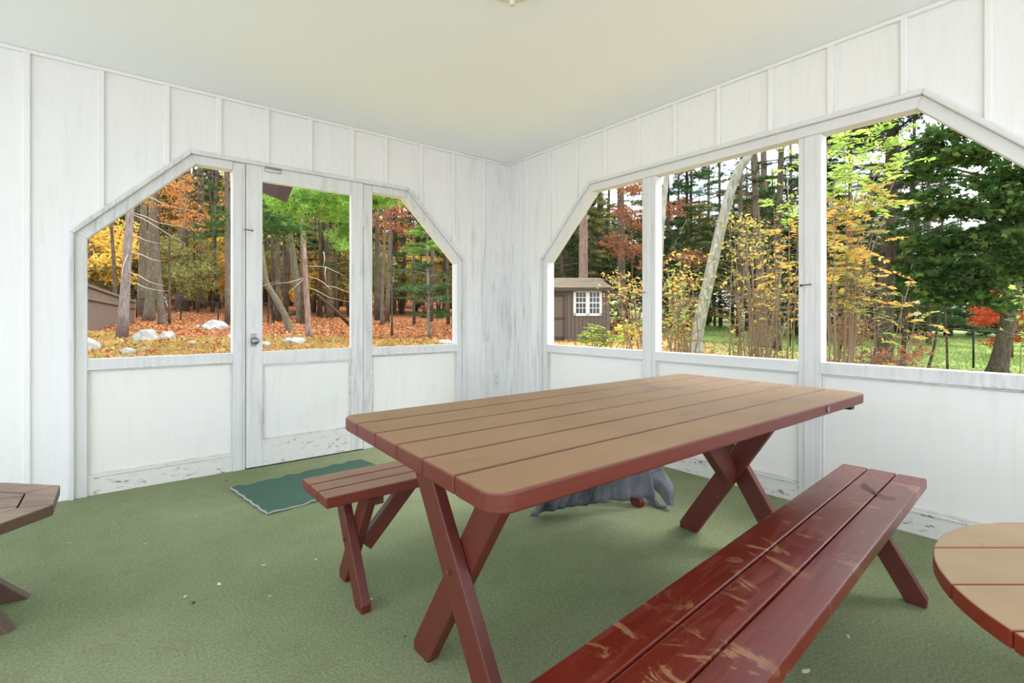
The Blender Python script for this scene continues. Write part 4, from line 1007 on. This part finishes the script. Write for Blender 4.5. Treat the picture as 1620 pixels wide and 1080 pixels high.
for reg, (a, b, n, z0, z1) in {0: (125,375,10,34,55), 1: (410,725,13,28,50), 2: (880,1290,12,24,44)}.items():
    for i in range(n):
        k = cnt % 3; t = bt[k] if cnt < 3 else copy_tree(bt[k]); cnt += 1
        px = a+(b-a)*(i+r_.random())/n; Z_ = r_.uniform(z0, z1); p = P(px, 500, Z_); t.location = (p.x, p.y, float(gz(p.x, p.y))); s = r_.uniform(.8,1.5); t.scale = (s, s, 1.1); t.rotation_euler = (r_.uniform(-.06,.06), r_.uniform(-.06,.06), r_.uniform(0,6))
        tag(t, lab_t[reg][0], 'tree', lab_t[reg][1])

# ------------------------------------------------------------------ shrubs with pinnate leaves
def sumac(base, stems, label, mats, seed, leaf=.34, name='sumac_shrub', leaflet=.085, stemr=.013, cat='shrub', density=1.0, twig='twig'):
    """stems: list of polylines (world). mats: list of (material, weight, low z, high z). Leaves gather towards the stem tips"""
    r = random.Random(seed); t = empty(name, base, 0, label, cat); mb = MB(); base = Vector(base)
    groups = {m[0]: ([], []) for m in mats}
    for pts in stems:
        pts = [Vector(p)-base for p in pts]; n = len(pts); mb.tube(pts, [stemr*(1-.7*i/(n-1)) for i in range(n)], 6)
        tips = []
        for i in range(int(16*density)):
            f = r.random()**.55; k = min(n-2, int(f*(n-1))); q = pts[k].lerp(pts[k+1], f*(n-1)-k); tips.append(q)
        for i in range(int(4*density)): tips.append(pts[-1])
        for q in tips:
            z = q.z+base.z; ok = [m for m in mats if m[2] <= z <= m[3]]
            if not ok: continue
            m = r.choices(ok, [w[1] for w in ok])[0]
            a = r.uniform(0, 2*PI); d = Vector((math.cos(a), math.sin(a), r.uniform(-.2,1.3))).normalized(); l = leaf*r.uniform(.6,1.2)
            st0 = q+d*r.uniform(.0,.25); mb.tube([q, st0], [.004,.003], 4, cap=False)
            side = d.cross(Vector((0,0,1))).normalized(); np_ = 7; prev = st0
            for j in range(np_):
                f = (j+.7)/np_; c = st0+d*l*f+Vector((0,0,-.35*l*f*f)); mb.tube([prev, c], .0018, 3, cap=False); prev = c
                for sg in (-1, 1):
                    groups[m[0]][0].append(tuple(c)); groups[m[0]][1].append(tuple(side*sg+d*.45+Vector((0,0,r.uniform(-.35,.1)))))
            groups[m[0]][0].append(tuple(prev)); groups[m[0]][1].append(tuple(d+Vector((0,0,-.4))))
    mb.build('stems', M[twig], t, smooth=True)
    for k, (ps, ds) in groups.items():
        if ps: scatter('foliage', LEAFLET[0], LEAFLET[1], np.array(ps), dir_rot(ds, rng.normal(0,.9,len(ps))), rng.uniform(.7,1.25,len(ps))*leaflet, M[k], t)
    return t
def stem(px0, px1, py1, Z0, Z1, bow=0, px_off=0):
    b = P(px0, 500, Z0); b.z = float(gz(b.x, b.y))
    e = P(px1, py1, Z1); m = b.lerp(e, .55)+Vector((bow*CA, -bow*SA, 0)); q = b.lerp(e, .28)+Vector((bow*.7*CA, -bow*.7*SA, 0)); q2 = m.lerp(e, .5)+Vector((bow*.3*CA,-bow*.3*SA,0))
    return [b, q, m, q2, e]
Zs = 6.2
b0 = P(1345, 500, Zs); b0.z = float(gz(b0.x, b0.y))
st = [stem(1322,1308,235,6.2,5.9,-.05), stem(1330,1335,222,6.2,6.1,.05), stem(1340,1372,218,6.3,6.0,-.15), stem(1345,1395,240,6.2,6.2,-.2), stem(1335,1350,262,6.2,6.5,-.05), stem(1350,1422,268,6.3,6.2,-.25), stem(1325,1318,290,6.0,5.7,0), stem(1342,1380,300,6.1,6.0,-.1), stem(1312,1300,330,6.4,6.3,.0), stem(1330,1345,330,6.3,6.4,.1), stem(1345,1405,330,6.2,6.3,-.2)]
sumac(b0, st, 'tall leggy shrub, lime leaves on top and orange below, left in the near right window', [('l_lime',1.0,2.35,9),('l_orange',.15,1.9,2.6),('l_gold',.45,1.2,2.4),('l_olive',.25,1.0,2.2)], 501, leaf=.30, leaflet=.082, density=1.15)
b0 = P(1415, 500, 6.8); b0.z = float(gz(b0.x, b0.y))
sumac(b0, [stem(1405,1440,445,6.8,6.7,-.1), stem(1410,1428,470,6.8,6.6,0), stem(1400,1452,490,6.7,6.9,0)], 'small yellow-green pinnate shrub before the big dark pine trunk', [('l_gold',1,-1,9),('l_lime',.6,-1,9)], 502, leaf=.26, leaflet=.07, density=.35)
b0 = P(1230, 500, 7.2); b0.z = float(gz(b0.x, b0.y))
st = [stem(1240,1245,250,7,6.8,.05), stem(1232,1225,330,7.2,6.9,0), stem(1248,1262,380,7.1,6.8,0)]
sumac(b0, st, 'thin-stemmed shrub with lime leaves at the right of the middle window', [('l_lime',1,2.2,9),('l_gold',.35,.9,2.4)], 503, leaf=.28, leaflet=.08, density=.7)
# rounder yellow-orange shrubs in the middle window
def twiggy(label, base_px, Z, tips, mats, seed, leafsize=.075, n=26, cat='shrub', name='autumn_shrub'):
    r = random.Random(seed); b = P(base_px, 500, Z); b.z = float(gz(b.x, b.y)); t = empty(name, b, 0, label, cat); mb = MB(); G = {m: [] for m, w in mats}
    for (px, py, dz) in tips:
        e = P(px, py, Z+dz)-b; s0 = Vector((r.uniform(-.25,.25), r.uniform(-.25,.25), 0)); m = s0.lerp(e,.5)+Vector((r.uniform(-.15,.15), r.uniform(-.15,.15), .1))
        mb.tube([s0, s0.lerp(m,.5)+Vector((r.uniform(-.06,.06),0,0)), m, e], [.013,.010,.007,.003], 6)
        for k in range(7):
            f = r.uniform(.45,.98); q = m.lerp(e, (f-.35)/.6); d_ = Vector((r.gauss(0,1), r.gauss(0,1), r.uniform(-.2,1))).normalized(); tip = q+d_*r.uniform(.2,.5); mb.tube([q, tip], [.005,.002], 4)
            mm = r.choices([x[0] for x in mats], [x[1] for x in mats])[0]
            for j in range(n//8):
                w = q.lerp(tip, r.random()); G[mm].append(tuple(w+Vector((r.gauss(0,.05), r.gauss(0,.05), r.gauss(0,.035)))))
        for j in range(n):
            mm = r.choices([x[0] for x in mats], [x[1] for x in mats])[0]; G[mm].append(tuple(e+Vector((r.gauss(0,.13), r.gauss(0,.13), r.gauss(0,.07)))))
    mb.build('stems', M['twig'], t, smooth=True)
    for k, ps in G.items():
        if ps: ps = np.array(ps); scatter('foliage', LEAF[0], LEAF[1], ps, rand_rot(len(ps), .7), rng.uniform(.7,1.3,len(ps))*leafsize, M[k], t)
    return t
r_ = random.Random(23)
def cloud(px0, px1, py0, py1, n, dz=.8): return [(r_.uniform(px0,px1), r_.uniform(py0,py1), r_.uniform(-dz,dz)) for _ in range(n)]
twiggy('golden-leaved shrub right of the pale trunk in the middle window', 1190, 7.5, cloud(1150,1245,345,420,20)+cloud(1150,1235,420,470,8), [('l_gold',.7),('l_olive',.9),('l_yellow',.3),('l_lime',.2)], 601, .07, 15)
twiggy('yellow-green shrub with dark stems left of the pale trunk', 1075, 8, cloud(1042,1100,405,465,15)+cloud(1042,1100,470,520,7), [('l_olive',1),('l_gold',.6),('l_lime',.5),('l_yellow',.2)], 602, .07, 18)
twiggy('yellow shrub twigs reaching across the first right window beside the shed', 1030, 9.5, cloud(960,1016,430,475,11)+cloud(990,1030,445,490,4), [('l_gold',1),('l_olive',.8),('l_orange',.2)], 603, .08, 15)
twiggy('sparse brown-leaved bush low behind the golden shrub', 1200, 8.2, cloud(1150,1262,455,545,18), [('l_brown',1),('l_olive',.5)], 604, .06, 14)
twiggy('tangle of tan stems with few yellow leaves at the foot of the tall shrub', 1330, 6.8, cloud(1300,1385,380,520,20), [('l_gold',.7),('l_brown',.8),('l_olive',.5)], 605, .06, 12)
twiggy('low twigs with dried red brown leaves before the big dark pine', 1400, 7.4, cloud(1370,1465,530,572,12), [('l_red',1),('l_brown',.6)], 606, .08, 12)
twiggy('small shrub of green leaves at the far right edge outside', 1640, 8.5, cloud(1605,1660,450,480,8), [('l_lime',.5),('l_maple',1)], 607, .11, 16)
twiggy('dark red low bush behind the tan stems', 1330, 17, cloud(1300,1375,505,530,12), [('l_red',1)], 608, .14, 22)
# rhododendron in front of the shed
p = P(944, 500, 11); p.z = float(gz(p.x, p.y)); t = empty('rhododendron_bush', p, 0, 'yellow-green rhododendron in front of the brown shed', 'shrub'); r = random.Random(9)
mb = MB(); ps = []; ds = []
for a, b in ((938,520),(945,516),(955,525),(925,530),(965,533),(942,538),(950,540),(972,536),(935,528),(928,540),(958,545)):
    e = P(a, b, 11+r.uniform(-.3,.3))-p; mb.tube([(0,0,0), e*.5+Vector((0,0,.1)), e], [.02,.012,.006], 6)
    for k in range(11):
        an = 2*PI*k/11+r.uniform(-.2,.2); ps.append(tuple(e)); ds.append((math.cos(an), math.sin(an), r.uniform(-.35,.4)))
mb.build('stems', M['twig'], t, smooth=True)
M['l_rhodo'] = m_leaf('rhododendron_leaves', [S(120,165,60), S(180,205,80), S(225,228,100)], .4)
scatter('foliage', LEAFLET[0], LEAFLET[1], np.array(ps), dir_rot(ds), rng.uniform(.8,1.25,len(ps))*.23, M['l_rhodo'], t)
twiggy('small yellow-leaved sprig at the foot of the dark trunk by the shed', 990, 12, cloud(985,1003,515,528,5,.2), [('l_yellow',1),('l_lime',.6)], 609, .16, 14)

# ------------------------------------------------------------------ rocks
def rock(px, py, wpx, hpx, label, seed, group=None, Z=None):
    if Z is None: p, Z = GP(px, py)
    else: p = P(px, py, Z); p.z = float(gz(p.x, p.y))
    r = random.Random(seed); w = wpx/F*Z/2; h = hpx/F*Z
    bm = bmesh.new(); bmesh.ops.create_icosphere(bm, subdivisions=4, radius=1)
    ph = [r.uniform(0,6) for _ in range(9)]
    pl = [(Vector((r.gauss(0,1), r.gauss(0,1), r.gauss(0,.6))).normalized(), r.uniform(.68,.92)) for _ in range(9)]
    for v in bm.verts:
        c = v.co.copy()
        for nv, dd in pl:
            k = c.dot(nv)-dd
            if k > 0: c -= nv*k*.9
        s = 1+.06*math.sin(c.x*5+ph[0])*math.sin(c.y*6+ph[1])+.03*math.sin(c.z*13+c.x*9+ph[2])
        v.co = Vector((c.x*w*s, c.y*w*.75*s, c.z*h*s))
    me = bpy.data.meshes.new('boulder'); bm.to_mesh(me); bm.free(); me.materials.append(M['rock']); me.polygons.foreach_set('use_smooth', [True]*len(me.polygons))
    o = bpy.data.objects.new('boulder', me); C.objects.link(o); o.location = (p.x, p.y, float(gz(p.x, p.y))+h*.05); o.rotation_euler = (0,0,-math.atan2(SA,CA)+r.uniform(-.2,.2)); tag(o, label, 'rock', group)
rock(232, 541, 42, 19, 'large pale boulder in the yard seen through the left window', 1)
rock(264, 539, 28, 14, 'pale boulder touching the right side of the large one', 2)
rock(340, 524, 40, 15, 'rounded pale boulder near the slim trunk at right of the left window', 3)
rock(140, 566, 40, 18, 'pale boulder at the lower left corner of the left window', 4, Z=12.6)
rock(138, 550, 24, 10, 'smaller pale boulder behind the one in the left corner', 5)
rock(203, 566, 28, 9, 'low pale rock at the bottom of the left window below the grey trunk', 6, Z=12.2)
rock(305, 547, 16, 4, 'flat small rock right of the large boulders', 7)
rock(228, 553, 14, 4, 'flat small stone in front of the large boulder', 8)
rock(366, 539, 20, 10, 'pale rock half hidden behind the post left of the door', 9)
rock(466, 541, 40, 11, 'pale boulder at the bottom of the door glass below the bent trunk', 10)
rock(418, 548, 26, 8, 'pale rock at the lower left of the door glass', 11)
rock(704, 547, 34, 7, 'flat pale rock at bottom right of the window right of the door', 12)
rock(312, 516, 9, 4, 'small mossy stone left of the rounded boulder', 13)
rock(1307, 572, 34, 36, 'grey boulder behind the tan stems at left of the near right window', 14, Z=10)

# ------------------------------------------------------------------ shed
Zh = 19.5; right = Vector((CA,-SA,0)); fwd = Vector((SA,CA,0))
ps_ = P(965, 541, Zh); sh = empty('garden_shed', (ps_.x, ps_.y, ps_.z), -math.atan2(SA, CA), 'brown board garden shed with white twin window and leafy roof', 'shed')
k = Zh/F      # metres per pixel there
W_, HW = 135*k, 84*k
mb = MB(); mb.box((-W_,0,0), (0,2.4,HW)); mb.build('walls', M['shed'], sh)
mb = MB()
for i in range(1, 22): mb.box((-i*.15-.006,-.012,.0), (-i*.15+.006,0,HW)); 
mb.build('board_seams', M['shed_dark'], sh)
mb = MB(); mb.prism([(-.22,HW-.03),(-.22,HW+.04),(2.5,HW+.62),(2.5,HW+.5)], lambda a, b, c: (c, a, b), -W_-.15, .06); mb.build('roof', M['roofing'], sh)
mb = MB(); mb.box((-W_-.15,-.25,HW-.09), (.06,-.2,HW+.05)); mb.build('fascia', M['shed_dark'], sh)
dx1 = (893-965)*k; dw = .85
dm = MB(); dm.box((dx1-dw,-.04,.12), (dx1,-.012,HW-.22)); dr = dm.build('shed_door', M['shed'], sh, .004)
mb = MB()
for a, b, c, e in ((dx1-dw,dx1,HW-.30,HW-.22),(dx1-dw,dx1,.12,.22),(dx1-.07,dx1,.12,HW-.22),(dx1-dw,dx1,HW*.42,HW*.42+.09)): mb.box((a,-.055,c), (b,-.04,e))
mb.build('door_rails', M['shed_dark'], dr)
wx0, wx1, wz0, wz1 = (907-965)*k, (952-965)*k, (541-499.5)*k, (541-458)*k
mb = MB(); cxm = (wx0+wx1)/2; fw = .1
for a, b, c, e in ((wx0,wx0+fw,wz0,wz1),(wx1-fw,wx1,wz0,wz1),(cxm-.075,cxm+.075,wz0,wz1),(wx0,wx1,wz0,wz0+fw),(wx0,wx1,wz1-fw,wz1)): mb.box((a,-.05,c), (b,-.01,e))
win = mb.build('window_frame', M['white_sash'], sh)
mb = MB(); mb.box((wx0+.02,-.02,wz0+.02), (wx1-.02,-.012,wz1-.02)); mb.build('pane', M['pane_dark'], win)
mb = MB()
for a, b in ((wx0+fw, cxm-.075), (cxm+.075, wx1-fw)):
    for i in (1, 2): x = a+(b-a)*i/3; mb.box((x-.012,-.035,wz0+fw), (x+.012,-.02,wz1-fw))
    for i in (1, 2, 3): z = wz0+fw+(wz1-wz0-2*fw)*i/4; q = .022 if i == 2 else .012; mb.box((a,-.036,z-q), (b,-.02,z+q))
mb.build('muntins', M['white_sash'], win)
mb = MB(); mb.box(((905-965)*k,.0,-.30), ((919-965)*k,.3,-.001)); mb.build('foundation_block', M['block'], sh)
mb = MB(); mb.box(((950-965)*k,.0,-.30), ((962-965)*k,.3,-.001)); mb.build('foundation_block', M['block'], sh)

# ------------------------------------------------------------------ fences
def wire_fence(name, pts, label, hgt, posts_extra=()):
    t = empty(name, pts[0], 0, label, 'fence'); o = Vector(pts[0])
    for p in pts:
        p = Vector(p); mb = MB(); mb.tube([p-o-Vector((0,0,.1)), p-o+Vector((0,0,hgt))], .03, 8); mb.build('post', M['dark_metal'], t, smooth=True)
    mb = MB(); mb.tube([Vector(p)-o+Vector((0,0,hgt)) for p in pts], .024, 8); mb.build('top_rail', M['dark_metal'], t, smooth=True)
    mb = MB()
    for a, b in zip(pts[:-1], pts[1:]):
        a = Vector(a)-o; b = Vector(b)-o; L_ = (b-a).length; n = int(L_/.16)
        for i in range(n):
            for sg in (0, 1):
                p = a.lerp(b, (i+sg)/n); j = i+(1-2*sg)*hgt/.16*.5+sg; q = a.lerp(b, min(1, max(0, (i+(1-sg)*6-sg*5)/n)))
                mb.add([p+Vector((0,0,.03)), p+Vector((.005,.005,.03)), q+Vector((.005,.005,hgt)), q+Vector((0,0,hgt))], [(0,1,2,3)])
    mb.build('wire_mesh', M['dark_metal'], t)
def on(px, Z): p = P(px, 500, Z); return Vector((p.x, p.y, float(gz(p.x, p.y))))
wire_fence('wire_fence', [on(216,27.5), on(286,28.3), on(345,28.3), on(402,28.5), on(424,27), on(433,25.5)], 'black wire fence crossing the woods in the left window', 1.12)
wire_fence('wire_fence', [on(1250,22), on(1330,20), on(1409,18), on(1540,16.6), on(1640,15.6)], 'black wire fence along the lawn in the near right window', 1.22)
# stockade fence sloping down, seen at far left
a0, a1 = on(118,17), on(213,26); a0.z -= 0; t = empty('board_fence', a0, 0, 'brown board fence with sloping top at the left of the left window', 'fence'); dvec = (a1-a0); dl = dvec.length; dn = dvec.normalized()
tz0 = P(118,442,17).z; tz1 = P(213,476,26).z
for f, nm in ((.11,'fence_post'),(.985,'fence_post')):
    q = a0.lerp(a1, f)-a0; z = tz0+(tz1-tz0)*f-a0.z; mb = MB(); mb.box((q.x-.07,q.y-.07,-.1+q.z), (q.x+.07,q.y+.07,z+.05)); mb.build(nm, M['tan_post'], t)
mb = MB(); nb = int(dl/.14); sidev = Vector((-dn.y, dn.x, 0)).normalized()*.012
for i in range(nb):
    f0, f1 = i/nb+.0015, (i+1)/nb-.0015; z = tz0+(tz1-tz0)*(f0+f1)/2-a0.z-.04; p0 = dvec*f0; p1 = dvec*f1
    vs = [p0-sidev, p1-sidev, p1+sidev, p0+sidev]; vs = [Vector((v.x, v.y, v.z)) for v in vs]+[Vector((v.x, v.y, z)) for v in vs]
    mb.add(vs, [(0,3,2,1),(4,5,6,7),(0,1,5,4),(1,2,6,5),(2,3,7,6),(3,0,4,7)])
mb.build('fence_boards', M['stockade'], t)
mb = MB()
for dz0, dz1 in ((.0,.0), (-.5,-.5)):
    mb.beam(Vector((0,0,tz0-a0.z-.05+dz0))-sidev*4, dvec*.99+Vector((0,0,tz1-a1.z-.05+dz1*.6))-sidev*4, .06, .10)
mb.build('fence_rail', M['stockade'], t)
p = GP(153, 519)[0]; q = P(131, 478, (p.xy.dot(Vector((SA,CA))))); mb = MB(); mb.tube([(0,0,0), q-p], .06, 8); o = mb.build('wooden_prop', M['twig'], smooth=True); o.location = p; tag(o, 'pale pole leaning against the brown board fence', 'pole')
# swing frame far behind the fence
p = on(262, 40); t = empty('swing_frame', p, 0, 'small white A-frame swing set between the trunks behind the black fence', 'swing set')
e = lambda a, b, dz=0: P(a, b, 40+dz)-p
mb = MB(); mb.tube([e(244,469), e(270,469)], .05, 8); mb.build('crossbar', M['white_sash'], t, smooth=True)
for x0, x1, dz in ((260,269,-1),(262,277,1),(246,240,-1)): mb = MB(); mb.tube([e(x0,469), e(x1,496,dz)], .05, 8); mb.build('leg', M['white_sash'], t, smooth=True)
# basketball backboard like white and red panel behind grey trunk
p = on(213, 38); t = empty('hoop_backboard', p, 0, 'small white backboard with red top right beside the light grey trunk', 'backboard')
c = P(213,459,38)-p; mb = MB(); mb.box((c.x-.25,c.y-.03,c.z-.18), (c.x+.25,c.y,c.z+.12)); mb.build('backboard', M['white_sash'], t)
M['redpaint'] = plain('red_panel', S(190,80,60), .6)
mb = MB(); mb.box((c.x-.27,c.y-.04,c.z+.12), (c.x+.27,c.y+.01,c.z+.24)); mb.build('top_strip', M['redpaint'], t)
mb = MB(); mb.tube([(0,0,0), (c.x,c.y+.05,c.z)], .04, 8); mb.build('pole', M['dark_metal'], t)

# roof corner seen at the top left of the door glass: the porch eave bracket outside
e0 = Vector((.80, YL+.45, 2.20))
t = empty('roof_overhang', e0, 0, 'dark brown roof corner outside, top left of the door glass', 'roof'); t['kind'] = 'structure'
Ze = 5.2; q = [P(395,270,Ze), P(452,274,Ze), P(436,311.5,Ze), P(415,303.5,Ze), P(395,295,Ze)]
mb = MB(); n = len(q); th_ = fwd*.25
mb.add([v-e0 for v in q]+[v+th_-e0 for v in q], [tuple(range(n)), tuple(range(2*n-1,n-1,-1))]+[(i,i+n,(i+1)%n+n,(i+1)%n) for i in range(n)])
mb.build('fascia_corner', M['eave'], t)

# ------------------------------------------------------------------ light
w = bpy.data.worlds.new('sky'); bpy.context.scene.world = w; w.use_nodes = True; nt = w.node_tree; nt.nodes.clear()
out = nt.nodes.new('ShaderNodeOutputWorld'); bg = nt.nodes.new('ShaderNodeBackground'); tc = nt.nodes.new('ShaderNodeTexCoord')
ns = nt.nodes.new('ShaderNodeTexNoise'); ns.inputs['Scale'].default_value = 3; ns.inputs['Detail'].default_value = 5; nt.links.new(tc.outputs['Generated'], ns.inputs['Vector'])
cr_ = nt.nodes.new('ShaderNodeValToRGB'); cr_.color_ramp.elements[0].color = (.72,.84,1,1); cr_.color_ramp.elements[1].color = (1,1,1,1); cr_.color_ramp.elements[0].position = .4; cr_.color_ramp.elements[1].position = .6
nt.links.new(ns.outputs['Fac'], cr_.inputs[0]); nt.links.new(cr_.outputs[0], bg.inputs[0]); bg.inputs[1].default_value = 2.0; nt.links.new(bg.outputs[0], out.inputs[0])
def light(name, typ, loc, energy, col=(1,1,1), **kw):
    l = bpy.data.lights.new(name, typ); l.energy = energy; l.color = col
    for k, v in kw.items(): setattr(l, k, v)
    o = bpy.data.objects.new(name, l); C.objects.link(o); o.location = loc; return o
s = light('sun', 'SUN', (0,0,20), 2.4, (1,.97,.92), angle=math.radians(25))
s.rotation_euler = Vector((-.62,.35,-.80)).to_track_quat('-Z', 'Y').to_euler()
pass

# ------------------------------------------------------------------ camera
cd = bpy.data.cameras.new('camera'); cam = bpy.data.objects.new('camera', cd); C.objects.link(cam)
cam.location = (0,0,CAMH); cd.sensor_width = 36; cd.lens = F*36/1620; cd.shift_y = -(540-HY)/1620; cd.clip_start = .02; cd.clip_end = 400
cam.rotation_euler = (PI/2, 0, -math.atan2(SA, CA))
sc = bpy.context.scene; sc.camera = cam
sc.view_settings.view_transform = 'Standard'; sc.view_settings.look = 'None'; sc.view_settings.gamma = 1; sc.view_settings.exposure = .72; sc.view_settings.use_curve_mapping = False
